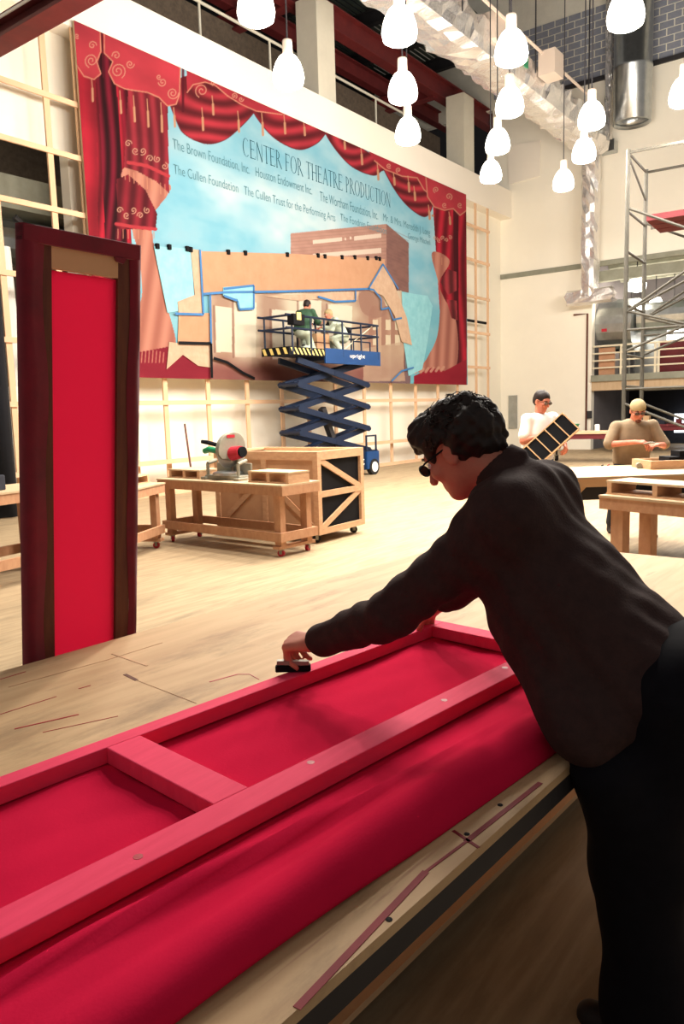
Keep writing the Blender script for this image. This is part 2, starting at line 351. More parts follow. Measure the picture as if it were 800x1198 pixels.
for k, (px, py, lab) in enumerate(((745, 333, 'round glowing lamp hung beside the scaffold pole under the opening beam'), (738, 368, 'oval glowing lamp nearest the grey drum in the gallery'), (767, 357, 'oval glowing lamp at the middle of the gallery ceiling'), (788, 364, 'oval glowing lamp at the right end of the gallery ceiling'))):
    g = onx(px, py, XR+(0.75 if k == 0 else 2.4)); t = thing('gallery_lamp', lab, 'lamp', g, 0, 'gallery lamps')
    r = 0.32 if k == 0 else 0.27
    MB().lathe([(0.02, 0.3), (r*0.6, 0.25), (r, 0.02), (r*0.9, -0.2 if k == 0 else -0.06), (0.01, -0.26 if k == 0 else -0.1)], (0, 0, 0), 16).build('shade', 'lamp_shade', t, True)
    MB().tube([(0, 0, 0.28), (0, 0, zbeam+0.9-g[2])], 0.02, 6).build('stem', 'steel_dark', t)
    ld = bpy.data.lights.new('gallery_lamp_light', 'POINT'); ld.energy = 160; ld.color = (1, 0.88, 0.72); ld.shadow_soft_size = 0.15
    lo = bpy.data.objects.new('lamp_light', ld); C.objects.link(lo); lo.parent = t; lo.location = (0, 0, -0.4)
for i, (x, z) in enumerate(((XR+0.25, zbeam-0.45), (XR+1.8, zbeam+0.2), (XR+3.2, zbeam-0.1))):
    tag(MB().bar((x, -4, z), (x, yop, z), 0.25, 0.35).build('gallery_beam', 'concrete'), ('pale edge beam just under the opening lintel above the gallery', 'middle ceiling beam across the gallery behind the opening', 'rear ceiling beam across the gallery above the grey casing')[i], 'beam', 'gallery ceiling beams')
# wall conduit and switch
cd = thing('wall_conduit', 'thin brown conduit pipe on the wall edge beside the gallery', 'pipe', (XR-0.05, yop+0.3, 0.9))
yc = onx(686, 450, XR-0.05)[1]; z1 = onx(686, 367, XR-0.05)[2]; y2 = onx(671, 367, XR-0.05)[1]
at(cd, MB().tube([(XR-0.05, yc, 0.6), (XR-0.05, yc, z1), (XR-0.05, y2, z1)], 0.035, 6), 'pipe', 'stile')
at(cd, MB().box((XR-0.06, yc-0.12, onx(690, 485, XR)[2]), (0.08, 0.16, 0.26)), 'switch_box', 'steel_dark')
sg = onx(581, 478, XR-0.03)
wn = tag(MB().box((XR-0.03, YW-0.5, sg[2]-0.15), (0.05, 0.34, 1.25)).build('wall_panel_box', 'galv'), 'small grey metal box on the white wall beside the last stud', 'electrical box')

# opening left of the backdrop and black curtain
struct(MB().b2((3, 16.5, 0), (12, 16.7, 9)).build('wall_left_recess', 'brown_brick'))
tag(MB().tube([(5.0, 14.2, 4.9), (11, 14.2, 5.1)], 0.42, 14).build('recess_duct', 'galv'), 'dull round duct inside the wall opening left of the backdrop', 'duct')
tag(MB().b2((4, 13.6, 5.5), (10, 14.4, 6.1)).build('recess_beam', 'concrete'), 'grey concrete beam inside the wall opening left of the backdrop', 'beam')
tag(MB().tube([(8.6, 13.4, 0), (8.6, 13.4, 5.0), (8.2, 13.4, 5.3)], 0.06, 8).build('bent_pipe', 'steel_dark'), 'dark bent pipe inside the wall opening beside the backdrop edge', 'pipe')
q = ony(11, 350, 13.15); tag(MB().tube([(q[0], 13.15, 2.2), (q[0]-0.05, 13.15, ony(8, 290, 13.15)[2])], 0.13, 12).build('white_pipe', 'white'), 'upright white pipe left of the tall red panel', 'pipe')
cu = MB(); xs = np.linspace(4.0, ony(9, 450, 12.0)[0], 40)
cu.v = [(x, 12.0+0.05*math.sin(i*1.3), z) for z in (0.02, 4.3) for i, x in enumerate(xs)]
cu.f = [(i, i+1, 41+i, 40+i) for i in range(39)]
co = cu.build('stage_curtain', 'curtain_black', smooth=True); md = co.modifiers.new('s', 'SOLIDIFY'); md.thickness = 0.02
tag(co, 'black cloth curtain hanging at the left edge beside the studs', 'curtain')

# red steel beam close overhead, top left
nb_ = thing('overhead_beam', 'dark red steel beam crossing the top left corner overhead', 'beam', (6.7, 8, 7))
e1 = onz(0, 72, 7.0); e2 = onz(112, 0, 7.0); x1 = (e1[0]+e2[0])/2
at(nb_, MB().b2((x1-0.34, 5.0, 7.0), (x1, YW, 7.05)), 'bottom_flange', 'steel_red')
at(nb_, MB().b2((x1-0.20, 5.0, 7.05), (x1-0.16, YW, 7.25)), 'web', 'steel_red')
at(nb_, MB().b2((x1-0.34, 5.0, 7.25), (x1, YW, 7.29)), 'top_flange', 'steel_red')
at(nb_, MB().tube([(x1-0.37, 5.0, 7.22), (x1-0.37, YW, 7.22)], 0.02, 6), 'conduit', 'white')  # white tube stands in for the lit highlight along the top flange edge

# ------------------------------------------------------------------ paint frame of studs
pf = thing('stud_wall', 'pale timber stud frame standing along the wall behind the painted backdrop', 'stud frame', (15, YM+0.1, 0))
sx_ = [ony(px, py, YM+0.08)[0] for px, py in ((9, 380), (57, 150), (97, 200), (146, 300), (195, 480), (246, 500), (291, 490), (331, 480), (362, 480), (393, 470), (427, 480), (458, 480), (487, 480), (513, 480), (536, 480), (557, 330), (571, 330))]
ztop = ony(540, 226, YM)[2]
sme = MB().b2((-0.055, -0.02, 0), (0.055, 0.02, 1)).mesh('stud', 'stud')
for i, x in enumerate(sx_):
    linked('stud', sme, pf, (x-15, 0, 0), (0, 0, 0), (1, 1, ztop))
rme = MB().b2((0, -0.02, -0.045), (1, 0.02, 0.045)).mesh('rail', 'stud')
mx0, mx1 = ony(85, 20, YM)[0], ony(545, 330, YM)[0]
def rail(x0, x1, z): linked('rail', rme, pf, (x0-15, -0.041, z), (0, 0, 0), (x1-x0, 1, 1))
zr = ony(300, 470, YM)[2]
rail(sx_[0]-0.3, sx_[-1], zr)
for px, py in ((20, 97), (50, 172), (60, 243), (6, 318), (10, 397)): rail(5.5, mx0+0.1, ony(px, py, YM)[2])
for py in (268, 307, 349, 390, 430): rail(mx1-0.1, sx_[-1]+0.06, ony(565, py, YM)[2])
zl = ony(420, 520, YM)[2]
at(pf, MB().b2((5.5, YM-0.12, zl-0.04), (sx_[-1]+0.3, YM+0.06, zl+0.04)), 'ledge', 'stud')
at(pf, MB().b2((5.5, YM+0.06, 0), (sx_[-1], YM+0.12, 0.09)), 'sill', 'stud')
at(pf, MB().b2((ony(545, 370, YM)[0], YM+0.14, ony(560, 374, YM)[2]-0.08), (sx_[-1], YM+0.2, ony(560, 374, YM)[2])), 'dark_bracket', 'black')

# ------------------------------------------------------------------ painted backdrop
bd = thing('painted_backdrop', 'huge painted backdrop with red swagged curtains, blue sky and theatre lettering', 'backdrop', (15, YM, 5))
Z0, Z1 = ony(350, 446, YM)[2], ztop
GX, GZ = 900, 390
gx = np.linspace(mx0, mx1, GX); gz = np.linspace(Z0, Z1, GZ)
XX, ZZ = np.meshgrid(gx, gz)
P3 = np.stack([XX, np.full_like(XX, YM-0.03), ZZ-EYE], -1)
cc = P3 @ CM            # camera coordinates of every canvas point
U = 400+F*cc[..., 0]/-cc[..., 2]; V = 599-F*cc[..., 1]/-cc[..., 2]
IM = np.zeros(U.shape+(3,))
def vnoise(seed, fx, fz):
    r = np.random.default_rng(seed); g = r.random((int(fz)+3, int(fx)+3))
    a = (XX-mx0)/(mx1-mx0)*fx; b = (ZZ-Z0)/(Z1-Z0)*fz; i = a.astype(int); j = b.astype(int); s = a-i; t = b-j
    s = s*s*(3-2*s); t = t*t*(3-2*t)
    return (g[j, i]*(1-s)+g[j, i+1]*s)*(1-t)+(g[j+1, i]*(1-s)+g[j+1, i+1]*s)*t
def fbm(seed, fx, fz, o=4): return sum(vnoise(seed+k, fx*2**k, fz*2**k)/2**k for k in range(o))/sum(1/2**k for k in range(o))
def smooth_poly(p, n=8):
    p = np.array(p, float); L = len(p); out = []
    for i in range(L):
        a, b, c, d = p[i-1], p[i], p[(i+1) % L], p[(i+2) % L]
        for t in np.arange(n)/n: out.append(0.5*((2*b)+(-a+c)*t+(2*a-5*b+4*c-d)*t*t+(-a+3*b-3*c+d)*t**3))
    return np.array(out)
def inside(poly):
    p = np.array(poly, float); m = np.zeros(U.shape, bool)
    sel = (U >= p[:, 0].min()) & (U <= p[:, 0].max()) & (V >= p[:, 1].min()) & (V <= p[:, 1].max())
    u, v = U[sel], V[sel]; r = np.zeros(u.shape, bool)
    for i in range(len(p)):
        x1_, y1_ = p[i-1]; x2_, y2_ = p[i]
        if y1_ == y2_: continue
        c_ = ((y1_ > v) != (y2_ > v)) & (u < (x2_-x1_)*(v-y1_)/(y2_-y1_)+x1_); r ^= c_
    m[sel] = r; return m
def paint(poly, col, a=1.0, sm=False):
    m = inside(smooth_poly(poly) if sm else poly); c_ = np.array(col, float)
    if c_.ndim == 1: IM[m] = IM[m]*(1-a)+c_*a
    else: IM[m] = IM[m]*(1-a)+c_[m]*a
    return m
def stroke(pts, wd, col, a=1.0):
    pts = np.array(pts, float)
    x0, x1_, y0, y1_ = pts[:, 0].min()-wd, pts[:, 0].max()+wd, pts[:, 1].min()-wd, pts[:, 1].max()+wd
    sel = (U > x0) & (U < x1_) & (V > y0) & (V < y1_); u, v = U[sel], V[sel]; dm = np.full(u.shape, 1e9)
    for (ax, ay), (bx, by) in zip(pts[:-1], pts[1:]):
        dx, dy = bx-ax, by-ay; l2 = dx*dx+dy*dy+1e-9; t = np.clip(((u-ax)*dx+(v-ay)*dy)/l2, 0, 1)
        dm = np.minimum(dm, np.hypot(u-ax-t*dx, v-ay-t*dy))
    k = (np.clip(wd/2+0.3-dm, 0, 0.6)/0.6*a)[:, None]; IM[sel] = IM[sel]*(1-k)+np.array(col, float)*k
def scroll(cx, cy, r, turns=1.6, a0=0.0, dirn=1, col=(214, 150, 126), wd=1.1):
    t = np.linspace(0, 1, 26); a = a0+dirn*t*turns*2*math.pi; rr_ = r*(1-0.85*t)
    stroke(np.stack([cx+rr_*np.cos(a), cy+rr_*np.sin(a)*1.05], 1), wd, col)
def lerp(a, b, t): return np.array(a, float)*(1-t[..., None])+np.array(b, float)*t[..., None]
# sky
n1 = fbm(1, 7, 5); n2 = fbm(20, 14, 12)
sky = lerp((132, 196, 218), (176, 216, 228), np.clip((n2-0.3)*2, 0, 1))
cl = np.clip((n1-0.40)*3.2, 0, 1)*np.exp(-((V-225-0.3*(U-260))/48)**2)*np.clip(1.2-np.abs(U-275)/170, 0, 1)
sky = sky*(1-cl[..., None])+np.array([236, 238, 236])*cl[..., None]
dk = np.clip((n2-0.52)*3, 0, 1)*np.exp(-((V-262)/26)**2)*np.clip((330-U)/120, 0, 1)
sky = sky*(1-0.45*dk[..., None])+np.array([112, 160, 190])*0.45*dk[..., None]
IM[:] = sky
low = np.clip((V-330)/80, 0, 1)*0.5; IM[:] = IM*(1-low[..., None])+np.array([92, 186, 206])*low[..., None]
# building
bn = fbm(40, 60, 60, 2)
paint([(340, 273), (452, 262), (452, 346), (340, 346)], lerp((176, 132, 118), (196, 152, 136), bn))
paint([(452, 262), (478, 284), (478, 350), (452, 346)], lerp((128, 92, 88), (150, 110, 100), bn))
for y in range(266, 345, 4): stroke([(340, y+9), (452, y), (478, y+12)], 0.7, (150, 108, 98), 0.5)
for a in (((366, 281), (400, 277.5), (400, 282), (366, 285.5)), ((414, 276.5), (446, 273), (446, 278), (414, 281.5)), ((366, 297), (446, 290), (446, 296), (366, 302)), ((403, 278), (405, 278), (405, 281), (403, 281)), ((409, 277), (411, 277), (411, 280), (409, 280))): paint(a, (232, 210, 192))
# lower scene of pale blocks and brown mist
mist = lerp((184, 150, 128), (228, 214, 186), np.clip(0.5+0.55*np.sin(U/9.0+2*n1)+0.9*(n2-0.5), 0, 1))
paint([(245, 344), (470, 340), (474, 446), (245, 444)], mist)
for x0, x1_, ya_, yb_ in ((252, 272, 358, 412), (274, 300, 352, 418), (318, 345, 362, 420), (350, 376, 350, 410), (384, 412, 356, 415)):
    paint([(x0, ya_), (x1_, ya_+2), (x1_-1, yb_), (x0+1, yb_)], (246, 234, 210), 0.9)
    stroke([(x0-2, ya_), (x0-1, yb_)], 2.2, (142, 98, 86), 0.6)
for cx in (440, 455, 466):
    paint([(cx-9, 368), (cx-5, 358), (cx+3, 358), (cx+8, 370), (cx+7, 442), (cx-9, 442)], lerp((172, 128, 110), (206, 172, 146), np.clip(0.5+0.5*np.sin((U-cx)/4), 0, 1)))
    stroke([(cx+8, 368), (cx+7, 442)], 1.3, (104, 66, 62), 0.8)
    for y in (374, 392): paint([(cx-4, y), (cx+2, y), (cx+2, y+12), (cx-4, y+12)], (230, 214, 184))
paint([(420, 345), (432, 338), (446, 345), (452, 365), (440, 372), (424, 365)], (166, 124, 108), 0.8, True)
g0 = np.clip((V-412)/22, 0, 1)*((U > 245) & (U < 480) & (V > 405)); IM[:] = IM*(1-0.75*g0[..., None])+lerp((112, 44, 52), (150, 96, 84), n2)*0.75*g0[..., None]
paint([(425, 408), (470, 400), (474, 446), (425, 446)], lerp((190, 158, 132), (222, 204, 176), n2), 0.7)
# curtains
def folds(base, freq, amp, ph=0.0, wob=4.0):
    s = np.sin((U+wob*np.sin(V/40.0))*freq+ph)*amp; return np.clip(np.array(base)[None, None]*(1+s)[..., None]*(0.9+0.25*(n2-0.5))[..., None], 0, 255)
RED = (164, 30, 48); DRED = (96, 18, 34); ROSE = (186, 58, 70)
paint([(85, 20), (212, 78), (205, 112), (196, 118), (196, 215), (150, 215), (146, 260)], folds((112, 20, 36), 0.45, 0.4))
paint([(85, 20), (135, 42), (152, 250), (165, 446), (104, 446)], folds(RED, 0.42, 0.32, 0.6))
paint([(113, 60), (134, 66), (150, 300), (160, 446), (136, 446), (124, 300)], folds(DRED, 0.5, 0.5))
paint([(85, 78), (112, 88), (118, 446), (104, 446), (100, 260)], folds((178, 34, 52), 0.2, 0.15, 1.0))
lt = lerp((174, 108, 92), (206, 140, 120), np.clip(0.5+0.5*np.sin(U*0.33+V*0.05), 0, 1))
paint([(146, 196), (196, 214), (196, 228), (180, 250), (178, 272), (186, 320), (196, 360), (206, 402), (196, 414), (150, 416), (152, 380), (166, 345), (160, 290), (146, 240)], lt, 1, True)
paint([(150, 104), (196, 116), (198, 226), (182, 212), (160, 200), (145, 196)], folds((150, 44, 56), 0.5, 0.22))
paint([(136, 210), (150, 204), (170, 222), (184, 250), (182, 270), (160, 268), (138, 268)], folds((132, 34, 46), 0.4, 0.25))
for k in range(10): stroke([(146+k*5.2, 198+k*2.0), (146.5+k*5.2, 210+k*2.1)], 1.2, (206, 140, 112), 0.8)
for k in range(8): stroke([(138+k*6, 268+k*0.4), (138+k*6, 279)], 1.1, (206, 140, 112), 0.8)
for k in range(6): scroll(150+k*8.5, 168+k*4.5+(4 if k % 2 else 0), 4.2, 1.3, k, 1 if k % 2 else -1, (206, 158, 132), 1.0)
for k in range(5): scroll(140+k*8, 248+(4 if k % 2 else -2), 3.8, 1.3, k, 1 if k % 2 else -1, (206, 158, 132), 1.0)
stroke([(150, 190), (172, 194), (197, 206)], 4, (186, 58, 66)); stroke([(136, 262), (160, 266), (182, 268)], 4, (186, 58, 66))
paint([(152, 414), (200, 405), (246, 424), (246, 446), (150, 446)], lerp((128, 28, 46), (156, 44, 58), n2), 1, False)
for k in range(9): stroke([(158+k*4.2, 410+0.3*(k-4)**2*0.6), (157+k*4.2, 424)], 1.2, (206, 140, 116), 0.85)
# right leg
paint([(504, 205), (546, 226), (546, 450), (520, 450)], folds(RED, 0.55, 0.3))
paint([(530, 235), (536, 238), (537, 450), (532, 450)], folds((90, 16, 30), 0.3, 0.1))
lt2 = lerp((170, 104, 90), (208, 142, 122), np.clip(0.5+0.5*np.sin(U*0.55+V*0.03), 0, 1))
paint([(505, 296), (526, 305), (514, 330), (520, 350), (532, 370), (536, 410), (528, 434), (490, 436), (500, 418), (512, 390), (514, 340)], lt2, 1, True)
paint([(515, 330), (524, 315), (534, 318), (534, 340), (524, 345)], folds((150, 50, 58), 0.6, 0.3)); paint([(522, 350), (534, 352), (535, 375), (528, 372)], folds((150, 50, 58), 0.6, 0.3))
for k in range(5): scroll(509+k*4.4, 278+(3 if k % 2 else 0), 2.4, 1.2, k, 1, (206, 158, 132), 0.8)
for k in range(6): stroke([(506+k*3.6, 298+k*1.2), (506+k*3.6, 306+k*1.2)], 0.9, (206, 140, 112), 0.8)
paint([(484, 440), (505, 430), (520, 434), (546, 420), (546, 452), (484, 450)], lerp((150, 26, 46), (168, 36, 54), n2), 1)
for k in range(6): stroke([(486+k*6, 436-k*0.5), (489+k*6, 432-k*0.5)], 3, (214, 160, 136), 0.9)
# swags
def swag(poly, cx, cy, fr=2.6):
    m_ = np.hypot((U-cx)*0.8, V-cy); sh = 0.85+0.28*np.sin(m_/fr+1.5*np.sin(U/17)); c_ = np.clip(np.array((166, 46, 58))[None, None]*(sh*(0.85+0.3*n2))[..., None], 0, 255)
    mm = paint(poly, c_, 1, True); p = smooth_poly(poly); stroke(np.vstack([p, p[:1]]), 1.1, (110, 28, 40), 0.9)
swag([(198, 112), (206, 140), (216, 157), (240, 168), (262, 164), (282, 148), (298, 130), (304, 116), (250, 96), (215, 90)], 252, 95)
swag([(294, 124), (308, 148), (326, 165), (350, 175), (370, 168), (381, 156), (386, 150), (340, 130), (310, 115)], 340, 120)
swag([(380, 152), (392, 174), (412, 195), (436, 205), (446, 200), (452, 196), (430, 178), (400, 160)], 418, 158, 2.2)
swag([(447, 186), (456, 212), (474, 238), (494, 253), (503, 248), (507, 232), (505, 210), (480, 196)], 480, 192, 2.0)
# valances over the swags
def valance(poly, edge, tone=ROSE):
    c_ = np.clip(np.array(tone)[None, None]*(0.84+0.35*n2)[..., None], 0, 255); paint(poly, c_, 1, False); stroke(edge, 1.4, (216, 140, 116))
valance([(84, 18), (117, 34), (118, 62), (114, 74), (118, 88), (110, 93), (98, 88), (88, 70)], [(117, 34), (118, 60), (113, 72), (118, 86), (110, 93), (98, 89), (87, 72)])
valance([(122, 36), (211, 76), (210, 112), (206, 122), (196, 124), (186, 114), (172, 108), (158, 106), (146, 104), (134, 98), (127, 84), (132, 72), (122, 62)], [(122, 36), (122, 62), (132, 72), (127, 84), (134, 98), (146, 104), (158, 106), (172, 108), (186, 114), (196, 124), (206, 122), (210, 110), (211, 76)])
valance([(218, 79), (306, 117), (345, 135), (330, 134), (300, 130), (282, 122), (266, 112), (252, 100), (240, 96), (226, 100), (219, 108)], [(219, 108), (226, 99), (240, 96), (252, 100), (266, 112), (282, 122), (300, 130), (330, 134)], (178, 50, 64))
valance([(428, 172), (500, 205), (505, 228), (496, 222), (488, 208), (470, 206), (450, 198), (438, 188)], [(438, 188), (450, 198), (470, 206), (488, 208), (496, 222), (503, 228)], (176, 48, 62))
valance([(498, 204), (546, 227), (546, 246), (538, 252), (530, 244), (520, 246), (508, 242), (500, 230)], [(498, 206), (500, 230), (508, 242), (520, 246), (530, 244), (538, 252), (546, 246)], (182, 56, 68))
stroke([(306, 117), (345, 135)], 1.0, (216, 140, 116))
for s in ((107, 71, 8, 1.8, 2, 1), (108, 53, 5, 1.3, 0, -1), (90, 42, 3, 1.2, 1, 1), (138, 83, 9, 1.8, 1, -1), (136, 65, 5, 1.3, 3, 1), (152, 75, 5, 1.4, 0, 1), (202, 109, 7, 1.8, 0, 1), (190, 96, 5, 1.4, 3, -1), (186, 90, 3, 1.2, 1, 1), (236, 106, 8, 1.6, 2, 1), (250, 97, 3, 1.2, 2, 1), (274, 112, 3.5, 1.4, 1, -1), (282, 116, 3, 1.2, 0, 1), (455, 194, 3, 1.3, 1, 1), (466, 199, 3, 1.3, 2, 1), (510, 222, 3.5, 1.4, 2, 1), (525, 230, 4, 1.4, 1, -1), (538, 240, 3, 1.2, 1, 1), (520, 240, 3, 1.2, 1, 1)): scroll(*s)
for x, y, l in ((107, 92, 26), (140, 106, 26), (156, 112, 30), (172, 116, 32), (188, 120, 34), (203, 126, 22), (236, 126, 26), (248, 112, 22), (278, 130, 24), (306, 132, 26), (332, 134, 22), (355, 142, 16), (402, 160, 14), (422, 172, 20), (441, 190, 20), (460, 202, 14), (477, 206, 18), (484, 218, 16), (501, 240, 16), (525, 248, 14), (505, 252, 0.5)):
    stroke([(x, y), (x+1, y+l*0.45)], 1.0, (214, 156, 122)); stroke([(x+1, y+l*0.45), (x+1.6, y+l)], 2.6, (206, 150, 116))
stroke([(85.5, 20), (104.5, 446)], 1.0, (232, 196, 176)); stroke([(119, 36), (121, 90)], 2.0, (84, 16, 30))
stroke([(214, 78), (214, 130)], 3.0, (84, 16, 30), 0.8)
IM = IM*0.83; lin_ = np.where(IM/255 <= 0.04045, IM/255/12.92, ((np.clip(IM, 0, 255)/255+0.055)/1.055)**2.4)
me = bpy.data.meshes.new('canvas')
vv = np.stack([XX-15, np.full_like(XX, -0.03), ZZ-5], -1).reshape(-1, 3)
ii = np.arange(GX*GZ).reshape(GZ, GX); qd = np.stack([ii[:-1, :-1], ii[:-1, 1:], ii[1:, 1:], ii[1:, :-1]], -1).reshape(-1, 4)
me.vertices.add(len(vv)); me.vertices.foreach_set('co', vv.ravel()); me.loops.add(qd.size); me.loops.foreach_set('vertex_index', qd.ravel())
me.polygons.add(len(qd)); me.polygons.foreach_set('loop_start', np.arange(0, qd.size, 4)); me.update(calc_edges=True)
at_ = me.color_attributes.new('paint', 'FLOAT_COLOR', 'POINT'); at_.data.foreach_set('color', np.concatenate([lin_.reshape(-1, 3), np.ones((GX*GZ, 1))], 1).ravel())
cm_ = bpy.data.materials.new('painted_canvas'); cm_.use_nodes = True; nt = cm_.node_tree; an = nt.nodes.new('ShaderNodeVertexColor'); an.layer_name = 'paint'
nt.links.new(an.outputs[0], nt.nodes['Principled BSDF'].inputs['Base Color']); nt.nodes['Principled BSDF'].inputs['Roughness'].default_value = 0.85
nt.nodes['Principled BSDF'].inputs['Specular IOR Level'].default_value = 0.15
me.materials.append(cm_); cv = bpy.data.objects.new('canvas', me); C.objects.link(cv); cv.parent = bd
at(bd, MB().b2((mx0, YM-0.028, Z0), (mx1, YM+0.02, Z1)), 'backing', 'plywood')
# lettering: serif capitals from strokes, then the two small lines
GL = {'C': [('a', .42, .5, .40, .5, 50, 310)], 'E': ['I', ('h', .12, .62, .97), ('h', .12, .52, .52), ('h', .12, .66, .03)], 'N': [('v', .12, 0, 1, .045), ('d', .12, 1, .72, 0), ('v', .72, 0, 1, .045)],
      'T': [('v', .36, 0, 1, .09), ('h', 0, .72, .97), ('s', .36, .03)], 'R': ['I', ('b', .12, .50, .98, .36), ('d', .3, .5, .74, 0)], 'F': ['I', ('h', .12, .60, .97), ('h', .12, .50, .52)],
      'O': [('a', .45, .5, .42, .5, 0, 360)], 'H': [('v', .12, 0, 1, .09), ('v', .70, 0, 1, .09), ('h', .12, .70, .5), ('s', .12, .03), ('s', .12, .97), ('s', .7, .03), ('s', .7, .97)],
      'A': [('d', .38, 1, .70, 0), ('t', .38, 1, .06, 0), ('h', .18, .56, .36), ('s', .06, .03), ('s', .7, .03)], 'P': ['I', ('b', .12, .46, .98, .36)], 'D': ['I', ('b', .12, .03, .98, .58)],
      'U': [('v', .12, .3, 1, .09), ('v', .68, .3, 1, .05), ('u', .40, .3), ('s', .12, .97), ('s', .68, .97)], 'I': ['I']}
ADV = {'C': .86, 'E': .78, 'N': .92, 'T': .8, 'R': .82, 'F': .7, 'O': .98, 'H': .9, 'A': .82, 'P': .66, 'D': .86, 'U': .86, 'I': .36, ' ': .42}
def glyph_quads(ch):
    q = []
    def seg(x0, y0, x1, y1, w_):
        d = np.array([x1-x0, y1-y0]); d = d/np.linalg.norm(d); n = np.array([-d[1], d[0]])*w_/2
        q.append([(x0+n[0], y0+n[1]), (x0-n[0], y0-n[1]), (x1-n[0], y1-n[1]), (x1+n[0], y1+n[1])])
    def arc(cx, cy, rx, ry, a0, a1):
        A = np.radians(np.linspace(a0, a1, 22))
        for p, r_ in zip(A[:-1], A[1:]):
            wv = [0.035+0.06*abs(math.cos(t)) for t in (p, r_)]; pts = []
            for t, ww in ((p, wv[0]), (r_, wv[1])):
                pts.append(((cx+(rx+0)*math.cos(t), cy+ry*math.sin(t)), (cx+(rx-ww)*math.cos(t), cy+(ry-ww*0.55)*math.sin(t))))
            q.append([pts[0][0], pts[1][0], pts[1][1], pts[0][1]])
    for s in GL.get(ch, []):
        if s == 'I': seg(.12, 0, .12, 1, .09); seg(.02, .02, .22, .02, .035); seg(.02, .98, .22, .98, .035)
        elif s[0] == 'v': seg(s[1], s[2], s[1], s[3], s[4])
        elif s[0] == 'h':
            seg(s[1], s[3], s[2], s[3], .035)
            if s[3] > .9 or s[3] < .1: seg(s[2], s[3]-.03 if s[3] > .5 else s[3]+.03, s[2], s[3]-.14 if s[3] > .5 else s[3]+.14, .03)
        elif s[0] == 'd': seg(s[1], s[2], s[3], s[4], .09)
        elif s[0] == 't': seg(s[1], s[2], s[3], s[4], .045)
        elif s[0] == 's': seg(s[1]-.1, s[2], s[1]+.1, s[2], .035)
        elif s[0] == 'a': arc(s[1], s[2], s[3], s[4], s[5], s[6])
        elif s[0] == 'b': arc(s[1]+.02, (s[2]+s[3])/2, s[4], (s[3]-s[2])/2, -90, 90)
        elif s[0] == 'u': arc(s[1], .3, .325, .3, 180, 360)
    return q
body = 'CENTER FOR THEATRE PRODUCTION'
pa = ony(284, 182, YM-0.03); pb = ony(457, 235, YM-0.03); hgt = ony(284, 160, YM-0.03)[2]-pa[2]
tw = sum(ADV[c]for c in body); sc = (pb[0]-pa[0])/tw; ti = MB(); x = 0; zbase = pa[2]
for ch in body:
    for q in glyph_quads(ch): ti.add([(pa[0]+(x+u)*sc, YM-0.036, zbase+v*hgt*0.98) for u, v in q], [(0, 1, 2, 3)])
    x += ADV[ch]
at(bd, ti, 'title_lettering', 'ink')
def line(name, body, pl, pr_, m, hpx):
    a = ony(*pl, YM-0.03); b = ony(*pr_, YM-0.03); h = ony(pl[0], pl[1]-hpx, YM-0.03)[2]-a[2]
    o = text_mesh(name, body, m, h, b[0]-a[0], a, (1, 0, 0), (0, 0, 1), 0.006, bd, -0.006); o.location = -np.array(bd.location)
line('donor_lettering', 'The Brown Foundation, Inc.   Houston Endowment Inc.', (202, 174), (365, 232), 'ink2', 13)
line('donor_lettering', 'The Wortham Foundation, Inc.', (374, 235), (442, 259), 'ink2', 12)
line('donor_lettering', 'Mr. & Mrs. Meredith J. Long', (448, 258), (503, 278), 'ink2', 9)
line('donor_lettering', 'The Cullen Foundation   The Cullen Trust for the Performing Arts', (203, 203), (392, 256), 'ink2', 12)
line('donor_lettering', 'The Fondren Foundation', (398, 258), (452, 273), 'ink2', 9)
line('donor_lettering', 'George Mitchell', (477, 279), (503, 288), 'ink2', 7)

# masking papers hung over the painting
def sheet(name, px, m, label, cat, off=0.05, th=0.006, group='masking sheets on the backdrop'):
    q = [ony(*p, YM-off) for p in px]; b = np.mean(q, 0); b[2] = min(p[2] for p in q)
    o = MB().prism([p-b for p in q], (0, th, 0)).build(name, m, None); o.location = b; return tag(o, label, cat, group)
kp = sheet('kraft_paper', [(236, 294), (345, 297), (450, 303), (450, 311), (431, 339), (330, 342), (238, 344)], 'kraft', 'long brown kraft paper strip hung across the painted building', 'masking paper', 0.06)
mf = sheet('masking_film', [(180, 288), (224, 291), (227, 346), (211, 352), (209, 364), (196, 366)], 'bluepaper', 'turquoise film sheet hung left of the kraft paper beside the curtain', 'masking film', 0.055)
mp_ = sheet('masking_paper', [(223, 291), (236, 293), (238, 367), (209, 366), (208, 353), (228, 345)], 'kraft2', 'narrow tan paper strip between turquoise film and long kraft paper', 'masking paper', 0.065)
sheet('masking_paper', [(209, 368), (246, 366), (247, 400), (208, 401)], 'kraft', 'small square brown paper below the turquoise film', 'masking paper', 0.05)
sheet('masking_film', [(261, 336), (297, 333), (298, 360), (280, 361), (278, 350), (261, 346)], 'bluepaper', 'small turquoise patch taped under the long kraft paper', 'masking film', 0.075)
sheet('plastic_sheet', [(198, 400), (214, 402), (247, 403), (247, 430), (232, 428), (214, 415), (204, 424), (195, 432)], 'kraft2', 'crumpled pale sheet at the lower left of the painting', 'plastic sheet', 0.05)
sheet('plastic_sheet', [(470, 341), (486, 344), (500, 346), (506, 358), (500, 400), (494, 432), (478, 440), (472, 400)], 'bluepaper', 'pale turquoise plastic sheet hung beside the right painted curtain', 'plastic sheet', 0.05)
sheet('masking_paper', [(310, 346), (420, 341), (418, 351), (392, 355), (372, 350), (350, 352), (326, 349)], 'kraft2', 'wrinkled pale paper strip just above the two workers on the lift', 'masking paper', 0.05)
